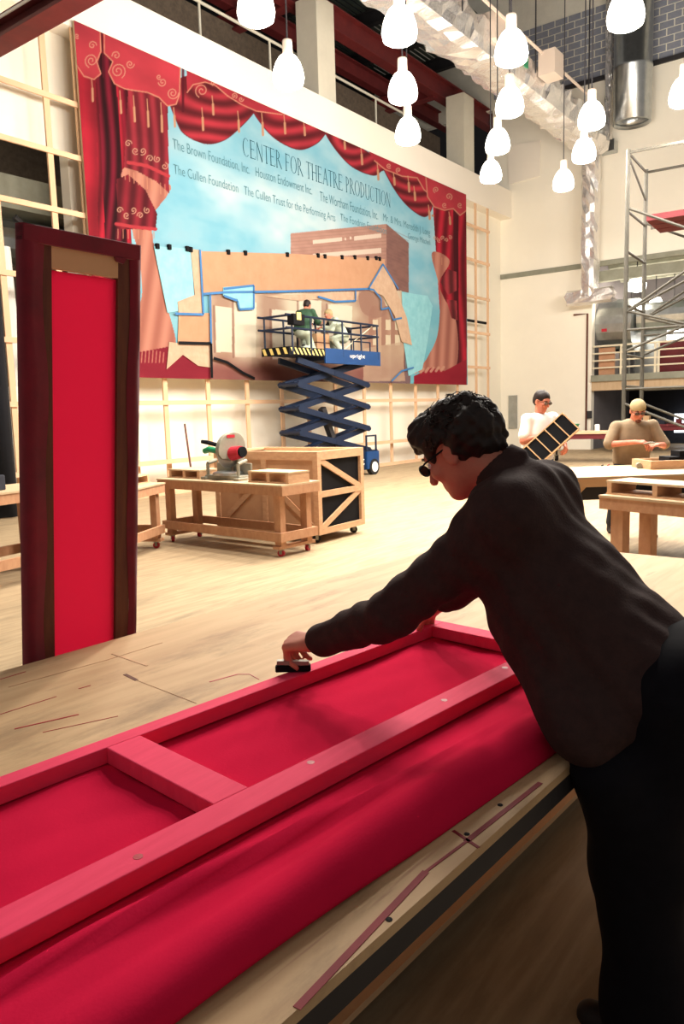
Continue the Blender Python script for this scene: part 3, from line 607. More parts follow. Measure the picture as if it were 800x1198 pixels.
sheet('masking_paper', [(431, 339), (448, 309), (460, 330), (476, 372), (482, 404), (470, 400), (462, 370), (448, 346)], 'kraft2', 'pointed pale paper peak right of the long kraft paper', 'masking paper', 0.07)
tp = thing('tape_outline', 'blue and black masking tape lines edging the papers on the backdrop', 'tape', ony(330, 400, YM-0.08))
def tape(pts, m='tape', wd=0.05):
    q = [ony(*p, YM-0.085) for p in pts]; b = MB()
    for a, c_ in zip(q[:-1], q[1:]): b.bar(a, c_, 0.006, wd, up=(0, 0, 1)) if abs(a[0]-c_[0]) > abs(a[2]-c_[2])*0.3 else b.bar(a, c_, 0.006, wd, up=(1, 0, 0))
    at(tp, b, 'tape_strip', m)
for pts in ([(238, 344), (262, 342), (330, 341), (431, 338), (437, 339)], [(234, 292), (238, 368), (205, 367)], [(262, 338), (297, 334), (297, 361), (280, 362), (278, 352), (262, 346)], [(246, 344), (247, 402)], [(431, 338), (448, 309), (466, 338)], [(416, 340), (416, 352), (392, 353), (372, 347)], [(437, 339), (446, 350), (446, 362), (455, 360), (460, 374), (470, 372)], [(458, 446), (470, 434), (484, 430)]): tape(pts)
for pts in ([(209, 401), (247, 402), (248, 442)], [(250, 419), (266, 424), (284, 436), (298, 443)]): tape(pts, 'black', 0.06)
cme = MB().b2((-0.035, -0.03, -0.05), (0.035, 0.03, 0.05)).mesh('clip', 'black')
for px, py in ((184, 288), (198, 289), (219, 291), (223, 292), (267, 295), (287, 296), (336, 298), (372, 299), (380, 300), (400, 301), (415, 301), (430, 302), (440, 302), (444, 303)):
    par = kp if px > 236 else (mf if px < 221 else mp_); linked('clip', cme, par, tuple(ony(px, py, YM-0.075)-np.array(par.location)))

# ------------------------------------------------------------------ pendant lamps
shade_me = MB().lathe([(0.085, 0.20), (0.13, 0.165), (0.18, 0.085), (0.213, -0.01), (0.228, -0.11), (0.21, -0.19), (0.17, -0.215), (0.16, -0.20), (0.2, -0.17), (0.212, -0.11), (0.2, -0.04), (0.16, 0.05), (0.07, 0.17)], n=28).mesh('shade', 'lamp_shade', True)
neck_me = MB().lathe([(0.005, 0.40), (0.068, 0.395), (0.072, 0.37), (0.074, 0.19)], n=18).mesh('neck', 'lamp_cap', True)
bulb_me = MB().lathe([(0.03, 0.16), (0.06, 0.05), (0.085, -0.05), (0.06, -0.13), (0.005, -0.16)], n=14).mesh('bulb', 'lamp_shade', True)
cord_me = MB().tube([(0, 0, 0.39), (0, 0, 12.2)], 0.012, 6).mesh('cord', 'steel_dark')
def pendant(pos, label, group='glowing white pendant lamps'):
    t = thing('pendant_lamp', label, 'pendant lamp', pos, 0, group)
    for n, m_ in (('shade', shade_me), ('neck', neck_me), ('bulb', bulb_me), ('cord', cord_me)): linked(n, m_, t)
    for nm, kind, e, dz in (('down', 'SPOT', LAMP_W, -0.05), ('glow', 'POINT', LAMP_W*GLOW, -0.4)):
        ld = bpy.data.lights.new('pendant_'+nm, kind); ld.energy = e; ld.color = (1.0, 0.925, 0.83); ld.shadow_soft_size = 0.16
        if kind == 'SPOT': ld.spot_size = 2.5; ld.spot_blend = 0.9
        lo = bpy.data.objects.new('lamp_light', ld); C.objects.link(lo); lo.parent = t; lo.location = (0, 0, dz-0.25)
for px, py, lab in ((299, 3, 'white pendant lamp cut by the top edge above the white fascia'), (337, 82, 'white pendant lamp hanging left of the first white column'), (467, 28, 'large white pendant lamp at the top centre against the foil duct'),
                    (471, 101, 'white pendant lamp in front of the red beam, middle of its column'), (477, 152, 'lowest white pendant lamp of the centre column before the fascia'), (598, 54, 'white pendant lamp overlapping the foil duct nearest the block wall'),
                    (596, 118, 'white pendant lamp just below the foil duct near its middle'), (582, 164, 'white pendant lamp right of the second white column'), (574, 200, 'white pendant lamp at the fascia corner, lowest of the right column'),
                    (732, 10, 'large white pendant lamp cut by the top edge before the round duct'), (692, 134, 'white pendant lamp where the foil duct bends down'), (683, 175, 'white pendant lamp in front of the upright foil duct'),
                    (659, 210, 'faint white pendant lamp against the white wall left of the foil duct'), (800, 106, 'white pendant lamp cut by the right edge above the scaffold')):
    pendant(onz(px, py, 6.45), lab)
for x, y in ((7.3, 4.6), (5.7, 3.7), (5.9, 5.8), (8.8, 3.75), (7.2, 2.85)): pendant((x, y, 6.45), 'added white pendant lamp, unseen above the top edge of the view', 'added pendant lamps above the view')  # unseen lamps added to brighten the foreground table
pendant((6.6, 14.9, 6.3), 'added unseen pendant lamp lighting the wall opening left of the backdrop', 'added pendant lamps in the recess')  # unseen lamp added to light the dark opening
for x, y in ((11.6, 1.5), (13.6, 1.4), (15.3, 2.3), (17.0, 3.2), (18.6, 3.9), (20.4, 4.4), (16.8, 1.0), (18.8, 1.9), (22.2, 4.6)): pendant((x, y, 6.45), 'added white pendant lamp, unseen beyond the right edge of the view', 'added pendant lamps beyond the right edge')  # unseen lamps added to brighten the right wall and floor

# ------------------------------------------------------------------ ducts
def crumple(path, w_, h, seed, name, parent, loc, step=0.22, amp=0.07):
    r = np.random.default_rng(seed); path = [Vector(p) for p in path]; b = MB(); n = 14; pts = []
    for a, c_ in zip(path[:-1], path[1:]):
        k = max(2, int((c_-a).length/step)); pts += [a.lerp(c_, i/k) for i in range(k)]
    pts.append(path[-1]); prev = None; o = 0
    for i, p in enumerate(pts):
        d = (pts[min(i+1, len(pts)-1)]-pts[max(i-1, 0)]).normalized(); t = Vector((0, 0, 1)) if abs(d.z) < 0.8 else Vector((0, 1, 0))
        sd = d.cross(t).normalized(); u = sd.cross(d)
        for k in range(n):
            a = 2*math.pi*(k+0.5)/n; ca, sa = math.cos(a), math.sin(a); s = 1.0/max(abs(ca), abs(sa))**0.75
            j = 1+r.normal()*amp; q = p+sd*(ca*s*w_/2*j)+u*(sa*s*h/2*j)+d*(r.normal()*0.05); b.v.append(tuple(q-Vector(loc)))
    for i in range(len(pts)-1):
        for k in range(n):
            a, c_ = i*n+k, i*n+(k+1) % n; b.f += [(a, c_, c_+n), (a, c_+n, a+n)]
    return b.build(name, 'foil', parent)
zd_ = 10.1; ydc = onz(600, 90, zd_)[1]; xd1 = onx(690, 165, XR-0.9)[0]
fd = thing('foil_duct', 'crumpled silver foil duct crossing the hall and dropping down the white wall', 'duct', (18, ydc, zd_))
yv = onx(691, 250, XR-0.7)[1]
crumple([(9.0, ydc, zd_), (XR-1.1, ydc, zd_)], 0.95, 0.95, 3, 'run', fd, (18, ydc, zd_))
zv0 = onx(691, 347, XR-0.7)[2]
crumple([(XR-0.7, yv, zd_+0.1), (XR-0.7, yv, zv0)], 0.55, 0.55, 4, 'drop', fd, (18, ydc, zd_), amp=0.06)
crumple([(XR-0.7, yv+0.75, zv0), (XR-0.7, yv-0.75, zv0)], 0.5, 0.5, 5, 'foot', fd, (18, ydc, zd_), amp=0.05)
at(fd, MB().tube([(9, ydc-0.62, zd_+0.55), (24, ydc-0.62, zd_+0.55)], 0.04, 6), 'hanger_rail', 'lamp_cap')
for px, py in ((508, 0), (571, 38), (640, 78)):
    q = onz(px, py, zd_+0.3); at(fd, MB().box((q[0], q[1]-0.1, q[2]), (0.6, 0.45, 0.6)), 'vent_box', 'lamp_cap')
    at(fd, MB().box((q[0]-0.9, q[1]+0.2, q[2]-0.1), (0.18, 0.05, 0.3)), 'green_label', 'green')
for x in (12, 16, 20, 24): at(fd, MB().tube([(x, ydc-0.55, zd_), (x, ydc-0.55, 18.6)], 0.02, 6), 'hanger_rod', 'steel_dark')
xg = XR-0.9; q = onx(739, 145, xg); rg = 19/F*28.0*0.98
gvd = thing('round_duct', 'shiny round galvanised duct hanging open-ended beside the block wall', 'duct', (xg, q[1], q[2]))
MB().lathe([(rg*0.86, 0.35), (rg*0.93, 0.0), (rg, 0.02), (rg, 1.6), (rg*1.03, 1.62), (rg*1.03, 1.7), (rg, 1.72), (rg, 18.55-q[2])], n=28).build('tube', 'galv', gvd, True)
MB().lathe([(rg*0.9, 0.1), (rg*0.9, 6)], n=28).build('liner', 'galv', gvd, True)
MB().tube([(0, 0, 4), (rg*1.2, 0, 4)], 0.05).build('wall_bracket', 'steel_dark', gvd)
q = onx(711, 172, XR-0.4)
fp = thing('foil_pipe', 'thin foil-wrapped pipe running down the block wall left of the round duct', 'pipe', (XR-0.4, q[1], q[2]))
crumple([(XR-0.4, q[1], q[2]), (XR-0.4, q[1], 18.5)], 0.22, 0.22, 8, 'pipe', fp, fp.location, 0.15, 0.1)
MB().box((0.05, 0, 0.0), (0.4, 0.5, 0.35)).build('end_box', 'galv', fp)

# ------------------------------------------------------------------ scaffold tower
A = dep(735, 175, 13.0); B = dep(756, 200, 14.15)
sdir = np.array([B[0]-A[0], B[1]-A[1], 0]); sl = np.linalg.norm(sdir); sdir /= sl
ldir = np.array([sdir[1], -sdir[0], 0])
sca = thing('scaffold_tower', 'tall grey steel pipe scaffold tower with a plank platform at the right edge', 'scaffold', (A[0], A[1], 0))
def pt(a, b, z): return A*np.array([1, 1, 0])+sdir*a+ldir*b+np.array([0, 0, z])
zt = A[2]; LB = 2.1
for b in (0, LB):
    for a in (0, sl):
        at(sca, MB().tube([pt(a, b, 0.0), pt(a, b, zt)], 0.037, 8), 'pole', 'grey')
        for z in (1.95, 3.9): at(sca, MB().tube([pt(a, b, z-0.06), pt(a, b, z+0.06)], 0.042, 8), 'coupling', 'grey')
    for z in (0.5, 1.1, 1.9, 2.45, 3.3, 4.2, zt-1.0, zt-0.05): at(sca, MB().tube([pt(0, b, z), pt(sl, b, z)], 0.022, 6), 'ladder_rung', 'grey')
for a in (0, sl):
    for z in (1.85, zt-0.05, zt-2.1*1.0-0.9): at(sca, MB().tube([pt(a, 0, z), pt(a, LB, z)], 0.024, 6), 'ledger', 'grey')
    for z0, z1 in ((zt-0.95, zt-2.0), (zt-2.7, zt-1.75), (2.5, 3.3), (1.6, 0.7), (3.2, 2.55)): at(sca, MB().tube([pt(a, 0, z0), pt(a, LB, z1)], 0.024, 6), 'brace', 'grey')
    at(sca, MB().tube([pt(a, 0, zt-2.7), pt(a, LB, zt-1.4)], 0.024, 6), 'brace', 'grey')
at(sca, MB().tube([pt(0, 0, zt-0.1), pt(sl, 0, zt-0.55)], 0.02, 6), 'diagonal', 'grey')
for k in range(3): at(sca, MB().bar(pt(0.25+0.4*k, 0.3, zt-1.15), pt(0.25+0.4*k, LB+0.2, zt-1.15), 0.36, 0.1), 'plank', 'maroon')
at(sca, MB().bar(pt(sl, 0.1, zt-1.0), pt(sl, LB, zt-1.0), 0.03, 0.16), 'toe_board', 'grey')

# ------------------------------------------------------------------ shared small builders
caster_fork = MB().b2((-0.03, -0.03, 0.075), (0.03, 0.03, 0.09)).b2((-0.028, -0.015, 0.03), (-0.022, 0.015, 0.08)).b2((0.022, -0.015, 0.03), (0.028, 0.015, 0.08)).mesh('caster_fork', 'toolgrey')
caster_wheel = MB().tube([(-0.018, 0, 0.04), (0.018, 0, 0.04)], 0.04, 14).mesh('wheel', 'red')
caster_wheel_b = MB().tube([(-0.018, 0, 0.04), (0.018, 0, 0.04)], 0.04, 14).mesh('wheel', 'rubber')
def caster(t, loc, wheel=caster_wheel, rz=0.5, s=1.0):
    f_ = linked('caster', caster_fork, t, loc, (0, 0, rz), (s, s, s)); linked('wheel', wheel, f_)
def bench(org, ux, L, D, label, H=0.82, casters=True, under=True, leg=0.1, group='timber work benches'):
    """org: front right corner on the floor, ux: unit direction of the front edge, depth to its left"""
    rz = math.atan2(ux[1], ux[0]); t = thing('work_bench', label, 'work bench', (org[0], org[1], 0), rz, group)
    z0 = 0.09 if casters else 0.0; m = 'wood2'
    MB().b2((0, 0, H-0.02), (L, D, H)).build('bench_top', 'plywood', t)
    for y in (0.01, D-0.05): MB().b2((0.0, y, H-0.12), (L, y+0.04, H-0.02)).build('apron', m, t)
    for x in (0.0, L-0.04): MB().b2((x, 0.05, H-0.12), (x+0.04, D-0.05, H-0.02)).build('apron', m, t)
    for x in (0.09, L-0.09-leg):
        for y in (0.055, D-0.055-leg): MB().b2((x, y, z0+0.02), (x+leg, y+leg*0.8, H-0.02)).build('leg', m, t)
    if under:
        for y in (0.015, D-0.055): MB().b2((0.05, y, z0+0.09), (L-0.05, y+0.04, z0+0.19)).build('stretcher', m, t)
        for x in (0.05, L-0.09): MB().b2((x, 0.055, z0+0.09), (x+0.04, D-0.055, z0+0.19)).build('stretcher', m, t)
    for x in (0.09, L-0.09-leg):
        MB().b2((x, 0.02, z0), (x+leg, D-0.02, z0+0.035)).build('caster_pad', m, t) if casters else None
    if casters:
        for x in (0.14, L-0.14):
            for y in (0.1, D-0.1): caster(t, (x, y, 0), rz=random.uniform(0, 3))
    return t
def riser(org, rz, z, L, D, label, H=0.11, cells=2, m='wood'):
    t = thing('riser_shelf', label, 'shelf', (org[0], org[1], z), rz, 'low riser shelves on the benches')
    MB().b2((0, 0, H-0.018), (L, D, H)).build('top_board', 'plywood', t); MB().b2((0, 0, 0), (L, D, 0.015)).build('bottom_board', m, t)
    for i in range(cells+1):
        x = 0.01+(L-0.06)*i/cells; MB().b2((x, 0, 0.015), (x+0.045, D, H-0.018)).build('divider', m, t)
    return t
# saw bench and the bench hidden behind the tall panel
fr = onz(329, 568, 0.82); lf = np.array([6.42, 7.75, 0])
ux = (lf-fr)*np.array([1, 1, 0]); LS = np.linalg.norm(ux); ux /= LS
# front edge runs from the near right corner away to the left, so depth lies on the +X side
nx = np.array([ux[1], -ux[0], 0]); DS = 0.64
sb0 = lf+np.array([0, 0, 0]); sbx = -ux
sb = bench(sb0, sbx, LS, DS, 'timber work bench on red casters carrying the mitre saw')
def onb(t, x, y, z=0.0):
    a = t.rotation_euler[2]; return np.array([t.location[0]+x*math.cos(a)-y*math.sin(a), t.location[1]+x*math.sin(a)+y*math.cos(a), z])
rs = sb.rotation_euler[2]
riser(onb(sb, 0.02, 0.18), rs, 0.82, 0.62, 0.34, 'low riser shelf on the saw bench, left of the mitre saw')
riser(onb(sb, LS-0.68, 0.14), rs, 0.82, 0.66, 0.34, 'low riser shelf on the saw bench, right of the mitre saw', H=0.13)
q = onz(204, 561, 0.8); q2 = onz(168, 569, 0.8)
lux = np.array([q[0]-q2[0], q[1]-q2[1], 0]); lux /= np.linalg.norm(lux)
lb = bench((q-lux*1.05)*np.array([1, 1, 0])+np.array([-0.32, -0.2, 0]), lux, 1.05, 0.62, 'timber bench on casters half hidden behind the tall red panel', H=0.8)
riser(onb(lb, 0.35, 0.2), lb.rotation_euler[2], 0.8, 0.68, 0.3, 'low white-topped riser shelf on the bench behind the tall red panel')
fl = bench((2.9, 6.75, 0), (0.985, 0.17), 1.9, 0.75, 'timber bench on casters at the far left edge', H=0.93)
tcl = thing('tool_case', 'small dark green tool case on the left edge bench', 'tool case', onb(fl, 1.05, 0.3, 0.93), 0.3)
MB().b2((-0.16, -0.1, 0), (0.16, 0.1, 0.15)).build('body', 'jeans', tcl, bevel=0.01); MB().tube([(-0.1, 0, 0.15), (-0.09, 0, 0.2), (0.09, 0, 0.2), (0.1, 0, 0.15)], 0.012).build('handle', 'toolgrey', tcl)
# stick leaning on the ledge behind the saw bench
s0 = onz(232, 610, 0.0); s1 = ony(216, 496, s0[1]+0.55)
tag(MB().tube([(0, 0, 0), tuple(s1-s0)], 0.016, 8).build('broom_stick', 'stile', None, loc=tuple(s0)), 'thin brown stick leaning upright behind the saw bench', 'stick')

# mitre saw
sp = onb(sb, LS*0.46, 0.34, 0.82); ms = thing('mitre_saw', 'grey mitre saw with a red motor and green handle on the timber bench', 'mitre saw', sp, rs); ms.scale = (1.15, 1.15, 1.15)
MB().b2((-0.27, -0.12, 0.0), (0.27, 0.12, 0.05)).b2((-0.3, -0.16, 0), (-0.22, 0.1, 0.03)).b2((0.22, -0.16, 0), (0.3, 0.1, 0.03)).build('base', 'toolgrey', ms, bevel=0.008)
MB().lathe([(0.001, 0.085), (0.15, 0.085), (0.17, 0.075), (0.17, 0.05)], (0, -0.02, 0), 24).build('turntable', 'galv', ms)
MB().b2((-0.27, 0.05, 0.05), (-0.04, 0.075, 0.17)).b2((0.04, 0.05, 0.05), (0.27, 0.075, 0.17)).build('fence', 'toolgrey', ms, bevel=0.006)
MB().b2((-0.05, 0.08, 0.05), (0.05, 0.18, 0.26)).build('arm_post', 'toolgrey', ms, bevel=0.012)
gd_ = []
for k in range(17):
    a = math.radians(-10+k*12.5); gd_.append((0.03, 0.02+0.19*math.cos(a), 0.3+0.19*math.sin(a)))
gd_ = [(x, y*1.0, z+max(0, y)*0.2) for x, y, z in gd_]+[(0.03, -0.12, 0.22), (0.03, 0.12, 0.2)]
MB().prism(gd_, (-0.055, 0, 0)).build('blade_guard', 'toolgrey', ms, bevel=0.006)
MB().tube([(0.0, -0.02, 0.27), (0.006, -0.02, 0.27)], 0.15, 30).build('blade', 'galv', ms)
MB().tube([(0.03, 0.02, 0.27), (0.17, 0.02, 0.29)], [0.075, 0.065], 16).build('motor', 'red', ms)
MB().tube([(0.17, 0.02, 0.29), (0.20, 0.02, 0.29)], 0.055, 16).build('motor_cap', 'black', ms)
MB().b2((-0.028, -0.05, 0.44), (0.034, 0.06, 0.47)).build('red_sticker', 'red', ms)
MB().tube([(-0.03, -0.1, 0.36), (-0.08, -0.22, 0.40), (-0.14, -0.25, 0.41)], [0.022, 0.024, 0.02], 10).build('handle', 'black', ms)
MB().tube([(-0.06, -0.08, 0.3), (-0.2, -0.1, 0.32), (-0.28, -0.1, 0.30)], [0.03, 0.035, 0.03], 10).build('green_handle', 'green', ms)
for x in (-0.24, 0.24): MB().tube([(x, -0.1, 0.05), (x, -0.1, 0.17)], 0.018, 8).build('clamp_post', 'toolgrey', ms); MB().tube([(x, -0.1, 0.17), (x, 0.02, 0.2)], 0.02, 8).build('clamp_arm', 'toolgrey', ms)

# crate
c0 = np.array([7.22, 5.75, 0]); cx = np.array([8.22, 6.0, 0])-c0; CW = np.linalg.norm(cx); crz = 0.04
cr = thing('wooden_crate', 'large braced wooden crate on casters with black end panels', 'crate', c0, crz)
CL, CH = 1.7, 1.1; zc = 0.11; b_ = 0.075
MB().b2((0.02, 0.02, zc), (CW-0.02, CL-0.02, zc+0.03)).build('bottom', 'osb', cr)
MB().b2((0.04, 0.04, zc+0.03), (CW-0.04, 0.055, CH-0.05)).build('end_panel', 'black', cr)
MB().b2((0.04, CL-0.055, zc+0.03), (CW-0.04, CL-0.04, CH-0.05)).build('end_panel', 'osb', cr)
for x in (0.02, CW-0.035): MB().b2((x, 0.055, zc+0.03), (x+0.015, CL-0.055, CH-0.05)).build('side_panel', 'osb', cr)
for x in (0, CW-b_):
    for y in (0, CL-b_): MB().b2((x, y, zc), (x+b_, y+b_, CH)).build('post', 'wood', cr)
    MB().b2((x, 0, CH), (x+b_, CL, CH+0.03)).build('top_rail', 'wood', cr)
    MB().b2((x, b_, CH-b_), (x+0.03, CL-b_, CH)).build('side_rail', 'wood', cr); MB().b2((x, b_, zc), (x+0.03, CL-b_, zc+b_)).build('side_rail', 'wood', cr)
    MB().b2((x, CL/2-0.04, zc+b_), (x+0.02, CL/2+0.04, CH-b_)).build('side_batten', 'wood', cr)
for y in (0, CL-b_):
    MB().b2((b_, y, CH), (CW-b_, y+b_, CH+0.03)).build('top_rail', 'wood', cr)
    for z in (zc, CH-b_, (zc+CH)/2-b_/2): MB().b2((b_, y+(0 if y == 0 else b_-0.03), z), (CW-b_, y+(0.03 if y == 0 else b_), z+b_)).build('end_rail', 'wood', cr)
zm = (zc+CH)/2
MB().bar((b_, 0.018, CH-b_), (CW-b_, 0.018, zm+0.02), 0.025, 0.07).build('end_brace', 'wood', cr); MB().bar((b_, 0.018, zc+b_), (CW-b_, 0.018, zm-0.02), 0.025, 0.07).build('end_brace', 'wood', cr)
for y0, y1 in ((CL-b_, CL/2), (b_, CL/2)): MB().bar((0.012, y0, zc+b_), (0.012, y1, zm+0.2), 0.02, 0.07, up=(0, 1, 0)).build('side_brace', 'wood', cr)
MB().tube([(-0.002, CL*0.72, 0.62), (0.012, CL*0.72, 0.62)], 0.04, 14).build('side_hole', 'black', cr)
MB().b2((0.08, 0.1, CH-0.03), (CW-0.08, CL-0.1, CH-0.02)).build('lid_sheet', 'plywood', cr)
for x in (0.1, CW-0.1):
    for y in (0.12, CL-0.12): caster(cr, (x, y, 0), caster_wheel_b, rz=0.8, s=1.22)

# ------------------------------------------------------------------ bench and long table on the right
nbA = onz(700, 579, 0.82); nbB = onz(800, 588, 0.82)
d1 = (nbA-nbB)*np.array([1, 1, 0]); d1 /= np.linalg.norm(d1)
NL = 2.2
org = nbA*np.array([1, 1, 0])
# front edge faces the camera: place it so that depth runs away from the camera
nb2 = bench(org, -d1, NL, 0.62, 'timber bench with square legs beside the long table at the right edge', casters=False, under=False, leg=0.12)
rn = nb2.rotation_euler[2]
riser(onb(nb2, 0.0, 0.10), rn, 0.82, 0.95, 0.34, 'low two-cell riser shelf on the right edge bench', H=0.12)
tag(MB().b2((0, 0, 0), (1.0, 0.07, 0.07)).build('black_channel', 'black', None, loc=tuple(onb(nb2, 0.04, 0.47, 0.82+0.0)), rz=rn), 'long black bar lying behind the riser on the right edge bench', 'bar')
tag(MB().b2((0, 0, 0), (0.5, 0.3, 0.09)).build('black_case', 'jeans', None, loc=tuple(onb(nb2, 1.05, 0.12, 0.82)), rz=rn, bevel=0.01), 'flat black case on the right edge bench beside the riser', 'case')

ZT2 = 0.9
f1 = onz(640, 560, ZT2); f2 = onz(800, 554.5, ZT2); tdx = (f2-f1)*np.array([1, 1, 0]); tdx /= np.linalg.norm(tdx); trz = math.atan2(tdx[1], tdx[0])
lt_o = f1*np.array([1, 1, 0])-tdx*0.35; TL, TD = 3.8, 1.3
ltab = thing('long_work_table', 'long pale plywood work table where two men stand working', 'work table', lt_o, trz)
MB().b2((0, 0, ZT2-0.02), (TL, TD, ZT2)).build('table_top', 'plywood', ltab)
for y in (0.02, TD-0.06): MB().b2((0.02, y, ZT2-0.10), (TL-0.02, y+0.04, ZT2-0.02)).build('apron', 'tan', ltab)
for x in (0.02, TL-0.06): MB().b2((x, 0.06, ZT2-0.10), (x+0.04, TD-0.06, ZT2-0.02)).build('apron', 'tan', ltab)
for x in (0.05, TL-0.3):
    for y in (0.12, TD-0.3): MB().b2((x, y, 0), (x+0.09, y+0.09, ZT2-0.02)).build('leg', 'tan', ltab)
MB().bar((0.55, 0.1, 0.62), (0.75, 0.1, ZT2-0.08), 0.04, 0.06).build('brace', 'tan', ltab)
MB().b2((0.2, 0.3, ZT2-0.26), (TL-0.4, TD-0.1, ZT2-0.1)).build('under_box', 'steel_dark', ltab)  # dark box stands for the shadow and dark framing under the top
# things lying on the long table
g = onz(631, 547, ZT2); bt = thing('glue_bottle', 'cream squeeze bottle with a pointed nozzle on the long table', 'bottle', g)
MB().lathe([(0.001, 0), (0.032, 0.0), (0.036, 0.01), (0.036, 0.13), (0.03, 0.155), (0.014, 0.17)], n=18).build('body', 'plastic', bt, True)
MB().lathe([(0.016, 0.168), (0.016, 0.185), (0.006, 0.225), (0.001, 0.226)], n=12).build('nozzle', 'plastic', bt, True)
g = onz(605, 545, ZT2); hd = thing('cordless_drill', 'black cordless drill lying on the long table beside the first man', 'drill', g, 0.6)
MB().tube([(-0.12, 0, 0.04), (0.04, 0, 0.04), (0.08, 0, 0.04)], [0.035, 0.035, 0.02], 12).build('motor_body', 'black', hd); MB().bar((-0.06, 0, 0.03), (-0.1, -0.14, 0.03), 0.04, 0.05).build('grip', 'rubber', hd); MB().tube([(0.08, 0, 0.04), (0.14, 0, 0.04)], 0.014, 8).build('chuck', 'toolgrey', hd)
g = onz(747, 548, ZT2); tag(MB().tube([(-0.03, 0, 0.03), (0.03, 0, 0.03)], 0.03, 14).build('tape_roll', 'toolgrey', None, loc=tuple(g), rz=0.5), 'small grey tape measure on the long table before the second man', 'tape measure')
g = onz(773, 549, ZT2); wc = thing('wooden_tray', 'open plywood tray with black pieces on the long table at the right edge', 'tray', g, trz)
MB().b2((-0.12, -0.02, 0), (0.75, 0.02, 0.09)).build('front_board', 'wood', wc); MB().b2((-0.12, 0.4, 0), (0.75, 0.44, 0.09)).build('back_board', 'wood', wc); MB().b2((-0.12, 0.02, 0), (-0.08, 0.4, 0.09)).build('end_board', 'wood', wc); MB().b2((-0.08, 0.02, 0), (0.75, 0.4, 0.02)).build('bottom_board', 'plywood', wc)
bp = onz(773, 549, ZT2)+np.array([math.cos(trz), math.sin(trz), 0])*0.35+np.array([-math.sin(trz), math.cos(trz), 0])*0.2
tag(MB().b2((-0.22, -0.12, 0), (0.22, 0.12, 0.1)).b2((-0.1, -0.1, 0.1), (0.22, 0.1, 0.16)).build('black_bracket', 'black', None, loc=(bp[0], bp[1], ZT2+0.02), rz=trz), 'black stepped bracket lying in the plywood tray', 'bracket')
for px, py, m_, lab in ((706, 545, 'black', 'small black pencil on the long table left of the second man'), (713, 544.5, 'red', 'small red pencil on the long table left of the second man')):
    g = onz(px, py, ZT2); tag(MB().tube([(-0.07, 0, 0.006), (0.05, 0.02, 0.006), (0.07, 0.024, 0.006)], [0.006, 0.006, 0.001], 6).build('pencil', m_, None, loc=tuple(g)), lab, 'pencil', 'pencils on the long table')

# rolling table far behind, and tables under the gallery
def rolling(loc, rz, L, D, H, label, m='plywood'):
    t = thing('rolling_table', label, 'table', loc, rz, 'steel rolling tables at the back')
    MB().b2((-L/2, -D/2, H-0.06), (L/2, D/2, H)).build('table_top', m, t); MB().b2((-L/2+0.05, -D/2+0.04, H-0.2), (L/2-0.05, D/2-0.04, H-0.06)).build('apron', 'maroon', t)
    for x in (-L/2+0.12, L/2-0.12):
        for y in (-D/2+0.1, D/2-0.1):
            MB().tube([(x, y, 0.16), (x, y, H-0.06)], 0.03, 8).build('leg', 'grey', t); caster(t, (x, y, 0), caster_wheel_b, s=1.9)
        MB().tube([(x, -D/2+0.1, 0.3), (x, D/2-0.1, 0.3)], 0.02, 6).build('stretcher', 'grey', t)
        MB().tube([(x, -D/2+0.1, 0.3), (x*0.3, -D/2+0.1, H-0.1)], 0.02, 6).build('brace', 'grey', t)
    return t
ra = onz(659, 542, 0); rb = onz(693, 542, 0); rdv = rb-ra; rz_ = math.atan2(rdv[1], rdv[0])
mid = (ra+rb)/2+np.array([-rdv[1], rdv[0], 0])/np.linalg.norm(rdv)*0.6+rdv*0.2
rt = rolling(mid, rz_, 2.0, 1.2, 0.86, 'steel-legged rolling table with a green bin behind the two men')
g = onz(674, 508, 0.86); g = np.array([mid[0]-0.3, mid[1]+0.35, 0.86]); gb = thing('green_bin', 'small green bin on the rolling table behind the first man', 'bin', g)
MB().add([(-.16, -.12, 0), (.16, -.12, 0), (.16, .12, 0), (-.16, .12, 0), (-.22, -.17, .2), (.22, -.17, .2), (.22, .17, .2), (-.22, .17, .2)], [(3, 2, 1, 0), (0, 1, 5, 4), (1, 2, 6, 5), (2, 3, 7, 6), (3, 0, 4, 7)]).build('tub', 'green', gb)
MB().tube([(-.22, -.17, .2), (.22, -.17, .2), (.22, .17, .2), (-.22, .17, .2), (-.22, -.17, .2)], 0.015, 6).build('rim', 'green', gb)
tag(MB().lathe([(0.001, 0), (0.07, 0), (0.07, 0.16), (0.05, 0.18), (0.001, 0.18)], n=14).build('paint_can', 'white', None, loc=(mid[0]+0.3, mid[1]-0.2, 0.86)), 'small white can on the rolling table beside the green bin', 'can')
q = onz(775, 528, 0); rolling((q[0], q[1], 0), rz_, 3.2, 1.2, 0.9, 'cluttered rolling table under the gallery behind the second man', 'maroon')
for k in range(5):
    qq = onz(752+k*9, 522, 0.9); r_ = 0.08+0.02*(k % 3)
    tag(MB().b2((-r_, -r_, 0), (r_, r_, 0.16+0.06*((k*2) % 3))).build('small_box', ('stile', 'tan', 'jeans', 'maroon', 'white')[k], None, loc=(q[0]-0.2+0.1*(k % 2), q[1]+1.0-0.5*k, 0.9)), ('small brown box on the cluttered table under the gallery', 'small tan box on the cluttered table under the gallery', 'small dark blue box on the cluttered table under the gallery', 'small maroon box on the cluttered table under the gallery', 'small white box on the cluttered table under the gallery')[k], 'box', 'boxes under the gallery')
struct(MB().b2((XR+4.5, -4, 0), (XR+4.6, yop, zmb-0.1)).build('wall_under_gallery', 'dark'))

